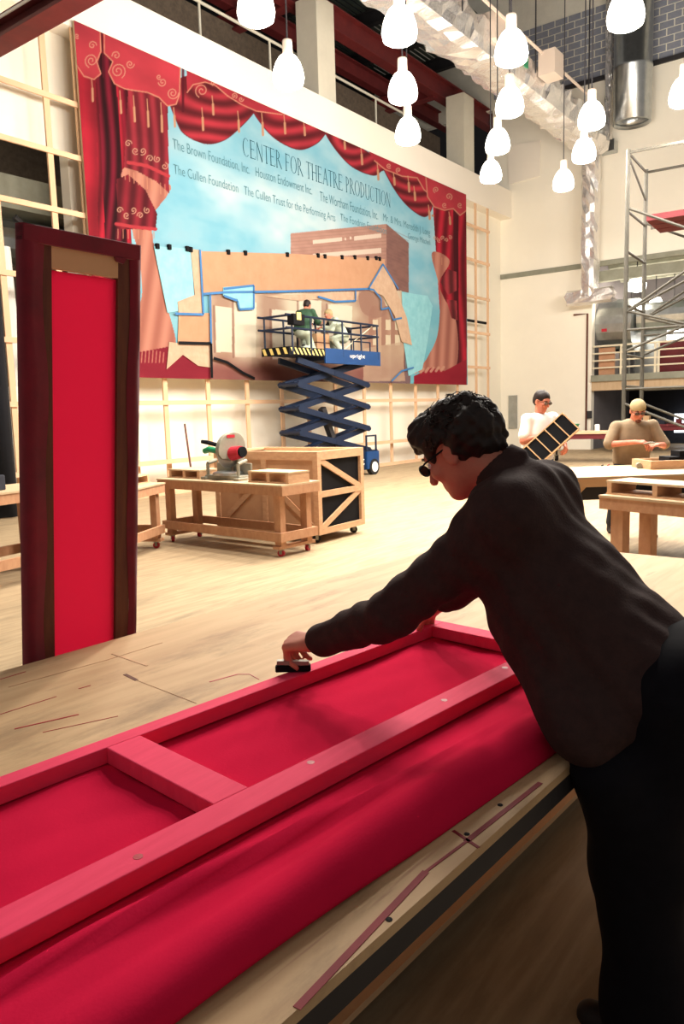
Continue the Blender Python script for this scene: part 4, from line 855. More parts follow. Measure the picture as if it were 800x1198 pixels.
# ------------------------------------------------------------------ scissor lift
YL = 10.9; LW = 0.8
L0 = ony(339, 411, YL); L1 = ony(380, 416, YL); L2 = ony(443, 423, YL); zdk = 0.5*(L0[2]+L2[2])
lift = thing('scissor_lift', 'dark blue scissor lift raised in front of the painted backdrop', 'scissor lift', (L2[0]-1.3, YL+LW/2, 0))
xa, xb, xc = L0[0], L1[0], L2[0]
at(lift, MB().b2((xa, YL+0.02, zdk), (xb+0.1, YL+LW, zdk+0.04)), 'extension_deck', 'blue')
at(lift, MB().b2((xb, YL+0.02, zdk-0.09), (xc, YL+LW, zdk+0.02)), 'main_deck', 'blue')
at(lift, MB().b2((xa, YL, zdk-0.02), (xb, YL+0.02, zdk+0.16)), 'toe_board', 'black')
n_st = 9
for k in range(n_st):
    x0 = xa+(xb-xa)*(k+0.15)/n_st; wd = (xb-xa)/n_st*0.42
    at(lift, MB().prism([(x0+0.10, YL-0.004, zdk), (x0+0.10+wd, YL-0.004, zdk), (x0+wd, YL-0.004, zdk+0.14), (x0, YL-0.004, zdk+0.14)], (0, 0.006, 0)), 'hazard_stripe', 'yellow')
at(lift, MB().b2((xb, YL-0.02, zdk-0.16), (xc+0.05, YL+0.02, zdk+0.18)), 'side_panel', 'blue2')
at(lift, MB().b2((xa, YL+LW-0.02, zdk), (xc, YL+LW, zdk+0.16)), 'rear_toe_board', 'blue')
zr1 = ony(308, 363, YL)[2]-0.02; 
def lt_tube(pts, r=0.022, name='guard_rail', m='blue'): at(lift, MB().tube(pts, r, 6), name, m)
for y in (YL, YL+LW):
    for z in (zr1, zdk+0.55): lt_tube([(xa-0.1, y, z), (xc, y, z)], 0.026)
    for x in (xa+0.1, xa+0.75, xb, xb+0.7, xc-0.75, xc-0.05): lt_tube([(x, y, zdk), (x, y, zr1)], 0.024, 'post')
for x in (xa+0.05, xc-0.03):
    for z in (zr1, zdk+0.55): lt_tube([(x, YL, z), (x, YL+LW, z)], 0.026)
at(lift, MB().b2((xa-0.02, YL, zdk-0.02), (xa, YL+LW, zdk+0.16)), 'toe_board', 'black')
for k in range(4):
    y0 = YL+LW*(k+0.2)/4; at(lift, MB().prism([(xa-0.024, y0+0.08, zdk), (xa-0.024, y0, zdk), (xa-0.024, y0+0.06, zdk+0.14), (xa-0.024, y0+0.14, zdk+0.14)], (0.006, 0, 0)), 'hazard_stripe', 'yellow')
lt_tube([(xb+0.75, YL+0.25, zr1), (xb+1.15, YL+0.25, zdk+0.6)], 0.02, 'brace'); lt_tube([(xc-0.1, YL+0.1, zr1), (xb+0.7, YL+0.1, zdk+0.1)], 0.012, 'brace', 'railpaint')
lt_tube([(xc-1.0, YL+0.05, zdk), (xc-1.0, YL+0.05, zdk+0.4), (xc-0.3, YL+0.05, zdk+0.4), (xc-0.3, YL+0.05, zdk)], 0.02, 'entry_loop')
lt_tube([(xb+0.35, YL+LW*0.5, zdk), (xb+0.15, YL+LW*0.5, zr1)], 0.02, 'brace'); lt_tube([(xa+0.8, YL+0.6, zr1-0.2), (xa+1.2, YL+0.6, zdk+0.5)], 0.02, 'brace')
at(lift, MB().b2((xa+0.05, YL-0.1, zdk+0.62), (xa+0.42, YL+0.08, zr1+0.02)), 'control_box', 'black'); at(lift, MB().box((xa+0.22, YL-0.105, zdk+0.8), (0.14, 0.012, 0.16)), 'control_label', 'yellow')
bs0, bs1 = ony(372, 540, YL)[0], ony(444, 540, YL)[0]; bz0, bz1 = 0.14, 0.62
at(lift, MB().b2((bs0-0.1, YL+0.05, bz0), (bs1, YL+LW-0.05, bz1)), 'chassis', 'blue')
at(lift, MB().b2((bs1-0.55, YL-0.0, bz0+0.02), (bs1-0.02, YL+0.05, bz1-0.03)), 'chassis_cover', 'blue2')
for x in (bs0+0.2, bs1-0.25):
    for y in (YL-0.02, YL+LW+0.02-0.12):
        wl = at(lift, MB().tube([(x, y, 0.2), (x, y+0.12, 0.2)], 0.2, 20), 'wheel', 'rubber'); o = MB().tube([(x, y-0.012, 0.2), (x, y+0.132, 0.2)], 0.13, 16).build('wheel_hub', 'white', wl)
lt_tube([(bs1-0.5, YL+0.05, bz1), (bs1-0.5, YL+0.05, bz1+0.36), (bs1-0.08, YL+0.05, bz1+0.36), (bs1-0.08, YL+0.05, bz1)], 0.03, 'tow_handle')
xl, xr = ony(350, 455, YL+0.1)[0], ony(432, 455, YL+0.1)[0]; nst = 4; zs = np.linspace(bz1, zdk-0.1, nst+1)
for k in range(nst):
    for y, fl_ in ((YL+0.14, 0), (YL+0.26, 1), (YL+LW-0.26, 1), (YL+LW-0.14, 0)):
        a, b = ((xl, y, zs[k]), (xr, y, zs[k+1])) if fl_ else ((xr, y, zs[k]), (xl, y, zs[k+1]))
        at(lift, MB().bar(a, b, 0.07, 0.13), 'scissor_arm', 'blue')
    for x in (xl, xr): at(lift, MB().tube([(x, YL+0.1, zs[k]), (x, YL+LW-0.1, zs[k])], 0.045, 8), 'pivot_pin', 'blue')
    at(lift, MB().tube([((xl+xr)/2, YL+0.1, (zs[k]+zs[k+1])/2), ((xl+xr)/2, YL+LW-0.1, (zs[k]+zs[k+1])/2)], 0.05, 8), 'pivot_pin', 'blue')
at(lift, MB().bar(((xl+xr)/2+0.3, YL+LW/2, zs[0]+0.1), ((xl+xr)/2-0.2, YL+LW/2, zs[2]), 0.14, 0.14), 'hydraulic_ram', 'steel_dark')
o = text_mesh('side_lettering', 'upright', 'white', 0.10, 0.62, (xb+0.95, YL-0.022, zdk+0.0), (1, 0, 0), (0, 0, 1), 0.004, lift); o.location = -np.array(lift.location)
o = text_mesh('side_lettering', 'upright', 'white', 0.22, 0.95, (bs1-1.55, YL+0.05, bz0+0.14), (1, 0, 0), (0, 0, 1), 0.004, lift); o.location = -np.array(lift.location)
cbx = thing('cardboard_box', 'brown box standing on the lift platform beside the green-jacketed worker', 'box', (xb+0.42, YL+0.56, zdk+0.03))
MB().b2((-0.24, -0.2, 0), (0.24, 0.2, 0.52)).build('carton', 'osb', cbx); MB().b2((-0.245, -0.205, 0.3), (0.245, 0.205, 0.33)).build('tape_band', 'stile', cbx)

# ------------------------------------------------------------------ big foreground table
TH = 0.78; tz = math.radians(-3.2)
near = np.array([1.1, 0.622]); uT = np.array([math.cos(tz), math.sin(tz)]); vT = np.array([-uT[1], uT[0]])
TWD = float(np.dot(np.array([1.5, 2.372])-near, vT)); xe = float(np.dot(np.array([4.27, 1.2])-near, uT)); xs_ = -2.4
tab = thing('layout_table', 'large worn plywood work table holding the red fabric frame', 'work table', (near[0], near[1], 0), tz)
MB().b2((xs_, 0, TH-0.02), (xe, TWD, TH)).build('table_top', 'tabletop', tab)
MB().b2((xs_, 0.0, TH-0.065), (xe, 0.035, TH-0.02)).build('edge_board', 'steel_dark', tab)  # near edge coloured dark to put in the shade of its unlit face
MB().b2((xs_, TWD-0.035, TH-0.10), (xe, TWD, TH-0.02)).build('edge_board', 'wood', tab)
for x in (xs_, xe-0.035): MB().b2((x, 0.035, TH-0.10), (x+0.035, TWD-0.035, TH-0.02)).build('edge_board', 'wood', tab)
for x in (xs_+0.2, 0.2, xe-0.35):
    for y in (0.5, TWD-0.3): MB().b2((x, y, 0), (x+0.09, y+0.09, TH-0.02)).build('leg', 'wood', tab)
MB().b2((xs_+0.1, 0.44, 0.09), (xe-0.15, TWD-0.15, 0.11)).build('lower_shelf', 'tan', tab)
def tl(p): d_ = np.array(p[:2])-near; return np.array([d_@uT, d_@vT])
def mark(px0, px1, wd, m, name='paint_streak'):
    a, b = tl(onz(*px0, TH)), tl(onz(*px1, TH)); MB().bar((a[0], a[1], TH+0.0006), (b[0], b[1], TH+0.0006), wd, 0.0012).build(name, m, tab)
mark((347, 1180), (498, 1020), 0.013, 'tape_red', 'red_tape'); mark((498, 1020), (545, 985), 0.006, 'tape_red', 'red_tape'); mark((545, 985), (632, 916), 0.011, 'tape_red', 'red_tape')
mark((530, 972), (560, 992), 0.007, 'tape_red', 'red_tape')
for a, b, wd in (((17, 853), (92, 836), 0.006), ((0, 836), (66, 815), 0.003), ((50, 857), (138, 838), 0.002), ((92, 806), (106, 802), 0.004), ((245, 798), (278, 789), 0.006), ((278, 789), (292, 789), 0.004), ((292, 789), (303, 795), 0.003), ((0, 795), (30, 786), 0.004)): mark(a, b, wd*0.8, 'red')
for a, b, wd in (((146, 789), (160, 796), 0.02), ((160, 796), (230, 823), 0.003), ((131, 765), (172, 779), 0.012), ((10, 804), (126, 772), 0.004), ((126, 772), (190, 752), 0.004)): mark(a, b, wd*0.6, 'osb' if wd < 0.015 else 'stile', 'pencil_line' if wd < 0.005 else 'scuff_mark')
for px, py in ((455, 1076), (585, 942), (546, 976)): a = tl(onz(px, py, TH)); MB().lathe([(0.0005, 0.0015), (0.006, 0.001), (0.006, 0)], (a[0], a[1], TH), 8).build('screw_hole', 'black', tab)

# ------------------------------------------------------------------ red fabric frame lying on the table
fo = np.array([2.375, 1.374]); fz = math.radians(-6.4)
uF = np.array([-math.cos(fz), -math.sin(fz)]); vF = np.array([uF[1], -uF[0]])      # a runs left, b runs toward the near edge
vF = np.array([math.sin(fz), -math.cos(fz)])
frm = thing('fabric_frame', 'pinkish red timber frame with red fabric laid flat on the work table', 'flat frame', (fo[0], fo[1], TH))
def fp_(a, b, z): q = uF*a+vF*b; return (q[0], q[1], z)
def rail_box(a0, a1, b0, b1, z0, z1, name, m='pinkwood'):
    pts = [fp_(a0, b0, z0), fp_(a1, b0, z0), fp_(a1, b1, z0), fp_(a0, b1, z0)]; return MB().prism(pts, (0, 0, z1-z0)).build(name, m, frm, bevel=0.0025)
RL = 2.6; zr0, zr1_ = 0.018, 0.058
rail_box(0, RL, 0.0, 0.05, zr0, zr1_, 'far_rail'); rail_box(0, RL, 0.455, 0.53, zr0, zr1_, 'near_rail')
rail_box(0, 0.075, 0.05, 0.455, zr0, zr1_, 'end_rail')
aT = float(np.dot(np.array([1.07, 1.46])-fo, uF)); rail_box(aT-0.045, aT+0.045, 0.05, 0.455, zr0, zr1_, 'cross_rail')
for k, (a, b) in enumerate(((0.62, 0.49), (1.1, 0.475), (1.55, 0.5), (0.3, 0.48))): MB().lathe([(0.0005, 0.0007), (0.009, 0.0005), (0.009, 0)], fp_(a, b, zr1_), 10).build('wood_knot', 'red', frm)
def fabric_profile():
    """(b, z) pairs across the fabric; the near side is rolled over the surplus cloth"""
    pr = [(-0.012, 0.006)]+[(b, 0.014) for b in np.linspace(0.0, 0.53, 16)]
    pr += [(b, 0.016+0.034*((b-0.53)/0.17)**1.3) for b in np.linspace(0.545, 0.70, 12)]
    for t in np.linspace(0.62, 0.0, 16): pr.append((0.745+0.062*math.cos(t*math.pi), 0.004+0.062*math.sin(t*math.pi)))
    pr += [(0.80, 0.002), (0.76, 0.002)]
    return pr
pr = fabric_profile(); NA = 150; fbv = []; r2 = np.random.default_rng(5)
for i in range(NA):
    a = -0.02+2.62*i/(NA-1)
    rw = 0.93+0.13*a*0.4
    for j, (b, z) in enumerate(pr):
        dz = 0.0; db = 0.0
        if 0.06 < b < 0.45: dz = 0.004*math.sin(9*a+14*b)*math.sin(5*b*6.28)+0.006*max(0, math.sin(a*5.2-b*9+1))**6
        if b > 0.545:
            k = min(1, (b-0.545)/0.05); dz += k*0.008*math.sin(a*4.5-b*30); db = k*(0.006*math.sin(a*3.1)+0.016*(a-1.0))
            fold = math.exp(-((b-0.63+0.055*(a-1.25))/0.015)**2)*0.030*max(0, min(1, (a-0.6)*1.6)); dz += fold
        fbv.append(fp_(a, b+db, z+max(-z+0.002, dz)))
nP = len(pr); fbm_ = MB(); fbm_.v = fbv; fbm_.f = [(i*nP+j, i*nP+j+1, (i+1)*nP+j+1, (i+1)*nP+j) for i in range(NA-1) for j in range(nP-1)]
fbo = fbm_.build('red_fabric', 'muslin2', frm, True)

# ------------------------------------------------------------------ tall red panel behind the table
tm = bpy.data.materials.new('backlit_red_muslin'); tm.use_nodes = True; nt = tm.node_tree; pb_ = nt.nodes['Principled BSDF']; pb_.inputs['Base Color'].default_value = lin((222, 52, 98)); pb_.inputs['Roughness'].default_value = 0.8
tr_ = nt.nodes.new('ShaderNodeBsdfTranslucent'); tr_.inputs[0].default_value = lin((242, 92, 134)); mxs = nt.nodes.new('ShaderNodeMixShader'); mxs.inputs[0].default_value = 0.72
nz_ = nt.nodes.new('ShaderNodeTexNoise'); nz_.inputs['Scale'].default_value = 220; bmp = nt.nodes.new('ShaderNodeBump'); bmp.inputs['Strength'].default_value = 0.05; nt.links.new(nz_.outputs[0], bmp.inputs['Height']); nt.links.new(bmp.outputs[0], pb_.inputs['Normal'])
nt.links.new(pb_.outputs[0], mxs.inputs[1]); nt.links.new(tr_.outputs[0], mxs.inputs[2]); nt.links.new(mxs.outputs[0], nt.nodes['Material Output'].inputs[0])
PX0, PW, PHH = 1.415, 0.45, 2.235
lean = math.radians(6.0)
pan = thing('tall_red_panel', 'tall narrow red fabric panel with dark velvet edges standing behind the table', 'flat panel', (PX0-0.01, 2.545, 0.0))
pan.rotation_euler = (lean, 0.013, math.radians(-2.0))
MB().b2((0.1, -0.002, 0.1), (PW-0.08, 0.004, PHH-0.13)).build('muslin', tm, pan)
MB().b2((0.02, -0.014, 0.01), (0.105, 0.014, PHH-0.03)).build('stile', 'stile', pan); MB().b2((PW-0.088, -0.014, 0.01), (PW-0.03, 0.014, PHH-0.03)).build('stile', 'stile', pan)
MB().b2((0.105, -0.014, PHH-0.125), (PW-0.088, 0.014, PHH-0.055)).build('top_block', 'tan', pan); MB().b2((0.105, -0.014, 0.01), (PW-0.088, 0.014, 0.1)).build('bottom_rail', 'stile', pan)
# velvet wrapped round the edges: wrinkled inner margin
def wrap(x0, x1, wob, name):
    b = MB(); n = 60; 
    for i in range(n):
        z = PHH*i/(n-1); xi = x1+wob*(0.5*math.sin(z*5)+0.5*math.sin(z*11.3+1))+wob*1.2*(z/PHH-0.5)
        b.v += [(x0, 0.02, z), (x0, -0.026, z), ((x0+xi)/2, -0.024+0.003*math.sin(z*17), z), (xi, -0.016, z)]
    for i in range(n-1):
        for k in range(3): b.f.append((i*4+k, i*4+k+1, i*4+k+5, i*4+k+4))
    b.build(name, 'velvet', pan, True)
wrap(0.0, 0.075, 0.012, 'velvet_edge'); wrap(PW, PW-0.04, -0.008, 'velvet_edge')
MB().b2((0.0, -0.026, PHH-0.055), (PW, 0.02, PHH)).build('velvet_top', 'velvet', pan, bevel=0.004)
MB().prism([(PW-0.11, -0.027, PHH-0.055), (PW-0.06, -0.027, PHH-0.055), (PW-0.075, -0.027, PHH-0.075), (PW-0.1, -0.027, PHH-0.07)], (0, 0.01, 0)).build('velvet_tuck', 'velvet', pan)

# ------------------------------------------------------------------ people: smooth signed-distance bodies
def rot_to(z, xh=(1, 0, 0)):
    z = np.array(z, float); z /= np.linalg.norm(z); x = np.array(xh, float); x -= z*(x@z); x /= np.linalg.norm(x); return np.array([x, np.cross(z, x), z])   # rows = local axes
def Rz(a): c, s = math.cos(a), math.sin(a); return np.array([[c, -s, 0], [s, c, 0], [0, 0, 1]])
def Rx(a): c, s = math.cos(a), math.sin(a); return np.array([[1, 0, 0], [0, c, -s], [0, s, c]])
def cap(a, b, ra, rb=None, k=0.02, sub=False): return ('cap', np.array(a, float), np.array(b, float), ra, ra if rb is None else rb, k, sub)
def ell(c, r, R=None, k=0.02, sub=False): return ('ell', np.array(c, float), np.array(r, float), np.eye(3) if R is None else R, k, sub)
def sdf_mesh(prims, vox, disp=None):
    lo = np.full(3, 1e9); hi = -lo
    for p in prims:
        if p[-1]: continue
        if p[0] == 'cap': m = max(p[3], p[4]); l, h = np.minimum(p[1], p[2])-m, np.maximum(p[1], p[2])+m
        else: m = p[2].max(); l, h = p[1]-m, p[1]+m
        lo = np.minimum(lo, l); hi = np.maximum(hi, h)
    lo -= 4*vox; hi += 4*vox; n = np.ceil((hi-lo)/vox).astype(int)+1
    D = np.full(n, 1.0, np.float32); ax = [(lo[i]+np.arange(n[i])*vox).astype(np.float32) for i in range(3)]
    for p in prims:
        k = p[-2]; mg = k+4*vox
        if p[0] == 'cap': m = max(p[3], p[4]); l, h = np.minimum(p[1], p[2])-m-mg, np.maximum(p[1], p[2])+m+mg
        else: m = p[2].max(); l, h = p[1]-m-mg, p[1]+m+mg
        i0 = np.clip(((l-lo)/vox).astype(int), 0, n-1); i1 = np.clip(np.ceil((h-lo)/vox).astype(int)+1, 1, n)
        if (i1 <= i0).any(): continue
        x = ax[0][i0[0]:i1[0], None, None]; y = ax[1][None, i0[1]:i1[1], None]; z = ax[2][None, None, i0[2]:i1[2]]
        if p[0] == 'cap':
            a, b = p[1], p[2]; d = b-a; L2 = float(d@d)+1e-9
            t = np.clip(((x-a[0])*d[0]+(y-a[1])*d[1]+(z-a[2])*d[2])/L2, 0, 1)
            dd = np.sqrt((x-a[0]-t*d[0])**2+(y-a[1]-t*d[1])**2+(z-a[2]-t*d[2])**2)-(p[3]+(p[4]-p[3])*t)
        else:
            R = p[3]; q = [(x-p[1][0])*R[i, 0]+(y-p[1][1])*R[i, 1]+(z-p[1][2])*R[i, 2] for i in range(3)]
            k0 = np.sqrt(sum((q[i]/p[2][i])**2 for i in range(3))); k1 = np.sqrt(sum((q[i]/p[2][i]**2)**2 for i in range(3)))+1e-9; dd = k0*(k0-1)/k1
        sl_ = tuple(slice(i0[i], i1[i]) for i in range(3)); A_ = D[sl_]
        if p[-1]: dd = -dd; hh = np.maximum(k-np.abs(A_-dd), 0)/k; D[sl_] = np.maximum(A_, dd)+hh*hh*k/4
        else: hh = np.maximum(k-np.abs(A_-dd), 0)/k; D[sl_] = np.minimum(A_, dd)-hh*hh*k/4
    if disp is not None:
        idx = np.argwhere(np.abs(D) < 4*vox); P_ = lo+idx*vox; D[tuple(idx.T)] += disp(P_).astype(np.float32)
    neg = D < 0
    s8 = sum(neg[i:n[0]-1+i, j:n[1]-1+j, k:n[2]-1+k].astype(np.int8) for i in (0, 1) for j in (0, 1) for k in (0, 1))
    act = (s8 > 0) & (s8 < 8); cell = np.argwhere(act); vid = np.full(act.shape, -1, np.int32); vid[act] = np.arange(len(cell))
    acc = np.zeros((len(cell), 3)); cnt = np.zeros(len(cell)); corners = [(i, j, k) for i in (0, 1) for j in (0, 1) for k in (0, 1)]
    for a in corners:
        for axis in range(3):
            if a[axis]: continue
            b = list(a); b[axis] = 1; va = D[tuple((cell+a).T)]; vb = D[tuple((cell+b).T)]; m = (va < 0) != (vb < 0)
            t = va/(va-vb+1e-12); p = np.repeat(np.array([a], float), len(cell), 0); p[:, axis] += t; acc[m] += p[m]; cnt[m] += 1
    V_ = lo+(cell+acc/cnt[:, None])*vox; Q = []
    for axis in range(3):
        sh = [slice(0, n[i]-1) for i in range(3)]; sh2 = list(sh); sh2[axis] = slice(1, n[axis])
        a_ = neg[tuple(sh)]; b_ = neg[tuple(sh2)]; e = np.argwhere(a_ != b_); u, w_ = [(1, 2), (2, 0), (0, 1)][axis]
        e = e[(e[:, u] > 0) & (e[:, w_] > 0)]; du = np.eye(3, dtype=int)[u]; dw = np.eye(3, dtype=int)[w_]
        q = np.stack([vid[tuple((e-du-dw).T)], vid[tuple((e-dw).T)], vid[tuple(e.T)], vid[tuple((e-du).T)]], 1)
        f = ~neg[tuple(e.T)]; q[f] = q[f][:, ::-1]; Q.append(q[(q >= 0).all(1)])
    return V_, np.concatenate(Q)
def sdf_obj(name, prims, vox, m, parent, disp=None):
    V_, Q = sdf_mesh(prims, vox, disp); me = bpy.data.meshes.new(name)
    me.vertices.add(len(V_)); me.vertices.foreach_set('co', V_.astype(np.float32).ravel()); me.loops.add(Q.size); me.loops.foreach_set('vertex_index', Q.ravel().astype(np.int32))
    me.polygons.add(len(Q)); me.polygons.foreach_set('loop_start', np.arange(0, Q.size, 4, dtype=np.int32)); me.update(calc_edges=True); me.validate()
    me.polygons.foreach_set('use_smooth', [True]*len(me.polygons)); me.materials.append(M[m])
    o = bpy.data.objects.new(name, me); C.objects.link(o); o.parent = parent; return o
def waves(amp, freq, seed, n=9):
    r = np.random.default_rng(seed); d = r.normal(size=(n, 3)); d /= np.linalg.norm(d, axis=1)[:, None]; f = freq*(0.6+0.9*r.random(n)); ph = r.random(n)*6.28
    return lambda P_: amp*sum(np.sin(P_@(d[i]*f[i])+ph[i]) for i in range(n))/math.sqrt(n)
def hand_prims(wr, fd, up, thumb_side, curl, s=1.0, spread=0.12, tcurl=0.5):
    """palm, four unequal bent fingers and a thumb from the side of the palm. fd: finger direction, up: back of the hand"""
    wr = np.array(wr, float); f = np.array(fd, float); f /= np.linalg.norm(f); u = np.array(up, float); u -= f*(u@f); u /= np.linalg.norm(u); sd = np.cross(f, u)*thumb_side
    out = []; kn = []
    for i, o in enumerate((0.031, 0.011, -0.010, -0.029)):
        b = wr+(sd*o*0.55+f*0.012)*s; e = wr+(sd*o+f*(0.088, 0.092, 0.088, 0.079)[i])*s; kn.append(e); out.append(cap(b, e, 0.0135*s, 0.0115*s, 0.016))
    for i, e in enumerate(kn):
        L = ((0.042, 0.026, 0.02), (0.046, 0.030, 0.022), (0.043, 0.028, 0.021), (0.034, 0.022, 0.018))[i]; a = 0.0; p = e; sp = spread*(1.2-i*0.8)*0.5
        for j, l in enumerate(L):
            a += curl[j]; d = (f*math.cos(a)-u*math.sin(a)); d = d+sd*sp*(0.6 if j == 0 else 0.3); d /= np.linalg.norm(d); q = p+d*l*s
            out.append(cap(p, q, (0.0098-0.0009*j)*s, (0.0092-0.0011*j)*s, 0.004)); p = q
    b = wr+(sd*0.024+f*0.022-u*0.006)*s; d = f*0.62+sd*0.72-u*0.3; d /= np.linalg.norm(d); p1 = b+d*0.042*s
    d2 = f*0.85+sd*(0.45-tcurl*0.5)-u*(0.2+tcurl*0.5); d2 /= np.linalg.norm(d2); p2 = p1+d2*0.034*s; d3 = f*0.9+sd*(0.15-tcurl*0.5)-u*(0.3+tcurl*0.5); d3 /= np.linalg.norm(d3); p3 = p2+d3*0.027*s
    out += [cap(b, p1, 0.017*s, 0.013*s, 0.014), cap(p1, p2, 0.0118*s, 0.0108*s, 0.005), cap(p2, p3, 0.0105*s, 0.008*s, 0.004)]
    return out
def head_prims(c, R, s=1.0):
    """R: columns map head axes (x right, y forward, z up) to space"""
    P_ = lambda *v: np.array(c)+R@np.array(v)*s
    RT = R.T
    o = [ell(P_(0, -0.012, 0.025), np.array((0.076, 0.098, 0.09))*s, RT, 0.02), ell(P_(0, 0.024, -0.045), np.array((0.060, 0.062, 0.072))*s, RT, 0.03),
         ell(P_(0, 0.058, -0.096), np.array((0.030, 0.026, 0.020))*s, RT, 0.03), ell(P_(0, 0.074, 0.026), np.array((0.052, 0.018, 0.012))*s, RT, 0.02),
         cap(P_(0, 0.088, 0.012), P_(0, 0.112, -0.030), 0.009*s, 0.013*s, 0.012), ell(P_(0, 0.080, -0.062), np.array((0.024, 0.010, 0.006))*s, RT, 0.008), ell(P_(0, 0.078, -0.073), np.array((0.021, 0.010, 0.007))*s, RT, 0.008)]
    for x in (-1, 1):
        o += [ell(P_(x*0.042, 0.066, -0.025), np.array((0.022, 0.02, 0.02))*s, RT, 0.02), ell(P_(x*0.078, -0.008, -0.012), np.array((0.010, 0.021, 0.033))*s, RT, 0.006),
              ell(P_(x*0.034, 0.096, 0.004), np.array((0.016, 0.012, 0.010))*s, RT, 0.012, True), ell(P_(x*0.088, -0.002, -0.010), np.array((0.006, 0.010, 0.016))*s, RT, 0.004, True)]
    return o
def face_parts(t, c, R, s, glasses=True, lens='glass_dark', frame='black', brows='hair'):
    P_ = lambda *v: np.array(c)+R@np.array(v)*s
    for x in (-1, 1):
        MB().lathe([(0.0005, 0.011*s), (0.008*s, 0.008*s), (0.011*s, 0), (0.008*s, -0.008*s), (0.0005, -0.011*s)], tuple(P_(x*0.033, 0.078, 0.004)), 10).build('eye', 'white', t, True)
        MB().tube([P_(x*0.016, 0.094, 0.026), P_(x*0.034, 0.092, 0.031), P_(x*0.052, 0.080, 0.026)], [0.003*s, 0.004*s, 0.002*s], 6).build('eyebrow', brows, t)
    if glasses:
        g = MB()
        for x in (-1, 1):
            ring = [P_(x*(0.034+0.024*math.cos(a)), 0.106-0.010*abs(math.cos(a)) if False else 0.104, 0.002+0.016*math.sin(a)) for a in np.linspace(0, 2*math.pi, 17)]
            g.tube(ring, 0.0024*s, 6, False); g.tube([P_(x*0.058, 0.102, 0.006), P_(x*0.078, 0.070, 0.008), P_(x*0.082, 0.0, 0.008), P_(x*0.080, -0.022, -0.004)], 0.0026*s, 6)
        g.tube([P_(-0.011, 0.104, 0.004), P_(0.011, 0.104, 0.004)], 0.0024*s, 6); gl_ = g.build('glasses', frame, t)
        for x in (-1, 1):
            pts = [P_(x*(0.034+0.023*math.cos(a)), 0.104, 0.002+0.015*math.sin(a)) for a in np.linspace(0, 2*math.pi, 16, endpoint=False)]
            MB().prism(pts, R@np.array((0, 0.002, 0))).build('lens', lens, gl_)

def limb_body(J):
    o = []
    for s_ in 'lr':
        o += [cap(J[s_+'sh'], J[s_+'el'], 0.050, 0.040, 0.03), cap(J[s_+'el'], J[s_+'wr'], 0.040, 0.027, 0.02), cap(J[s_+'hip'], J[s_+'kn'], 0.080, 0.055, 0.04), cap(J[s_+'kn'], J[s_+'an'], 0.052, 0.036, 0.03),
              cap(np.array(J[s_+'an'])-np.array((0, 0.02, 0.03)), np.array(J[s_+'an'])+np.array((0, 0.14, -0.045)), 0.032, 0.026, 0.03)]
    sp = np.array(J['neck'])-np.array(J['pel']); R = rot_to(sp, np.array(J['rsh'])-np.array(J['lsh'])); mid = np.array(J['pel'])+sp*0.68
    o += [ell(mid+R[1]*0.025-sp*0.08, (0.15, 0.088, 0.19), R, 0.04), ell(np.array(J['pel'])+sp*0.3+R[1]*0.025, (0.13, 0.085, 0.18), R, 0.04), ell(np.array(J['pel'])-sp*0.04, (0.14, 0.09, 0.12), R, 0.04), cap(J['lsh'], J['rsh'], 0.042, 0.042, 0.03),
          cap(np.array(J['neck'])-sp*0.05, np.array(J['head'])+np.array(J['HR'])@np.array((0, -0.02, -0.03)), 0.058, 0.054, 0.03)]
    return o

# ------------------------------------------------------------------ man in dark clothes leaning over the table
RT0 = np.array([1.88, 0.40, 0.0])
W_ = lambda *p: np.array(p, float)-RT0
J = dict(lsh=W_(1.715, 0.79, 1.33), lel=W_(1.625, 1.06, 1.075), lwr=dep(368, 752, 2.22)-RT0, rsh=W_(2.05, 0.82, 1.35), rel=W_(2.20, 1.06, 1.10), rwr=W_(2.285, 1.29, 0.925),
         neck=W_(1.885, 0.84, 1.41), pel=W_(1.90, 0.455, 0.945), lhip=W_(1.80, 0.42, 0.92), lkn=W_(1.78, 0.475, 0.50), lan=W_(1.80, 0.43, 0.09), rhip=W_(2.0, 0.42, 0.92), rkn=W_(2.03, 0.46, 0.50), ran=W_(2.05, 0.40, 0.09))
HR = Rz(0.02) @ Rx(-0.58); J['HR'] = HR; hc = np.array(dep(537, 527, 2.07))-RT0; J['head'] = hc
man = thing('person', 'man in dark brown shirt and black trousers leaning over the red fabric frame', 'person', RT0)
sp = J['neck']-J['pel']; SR = rot_to(sp, J['rsh']-J['lsh'])
hl = hand_prims(J['lwr'], (0.05, 0.97, -0.12), (-0.30, 0.15, 0.95), 1, (1.25, 0.8, 0.4), 1.12, 0.08, 0.6)
hr = hand_prims(J['rwr'], (0.15, 0.75, -0.62), (0.2, 0.62, 0.75), -1, (0.7, 0.8, 0.5), 1.05, 0.1, 0.6)
sdf_obj('body', limb_body(J)+head_prims(hc, HR)+hl+hr, 0.0065, 'skin', man)
sleeve = []
for s_ in 'lr':
    sh, el, wr = J[s_+'sh'], J[s_+'el'], J[s_+'wr']; ce = el+(wr-el)*0.90
    sleeve += [cap(sh, el, 0.074, 0.066, 0.08), cap(el, ce, 0.066, 0.047, 0.02)]
LX, LY, LZ = SR[0], SR[1], SR[2]      # across, front, along the spine
tors = []
for x, dy in ((-0.10, 0.085), (0.0, 0.085), (0.10, 0.085)):
    tors += [cap(J['pel']+LX*x*0.85+LY*0.03+np.array((0, 0, 0.0)), J['pel']+sp*0.5+LX*x+LY*dy, 0.125, 0.122, 0.08), cap(J['pel']+sp*0.5+LX*x+LY*dy, J['pel']+sp*0.86+LX*x*1.05+LY*0.035, 0.122, 0.080, 0.08)]
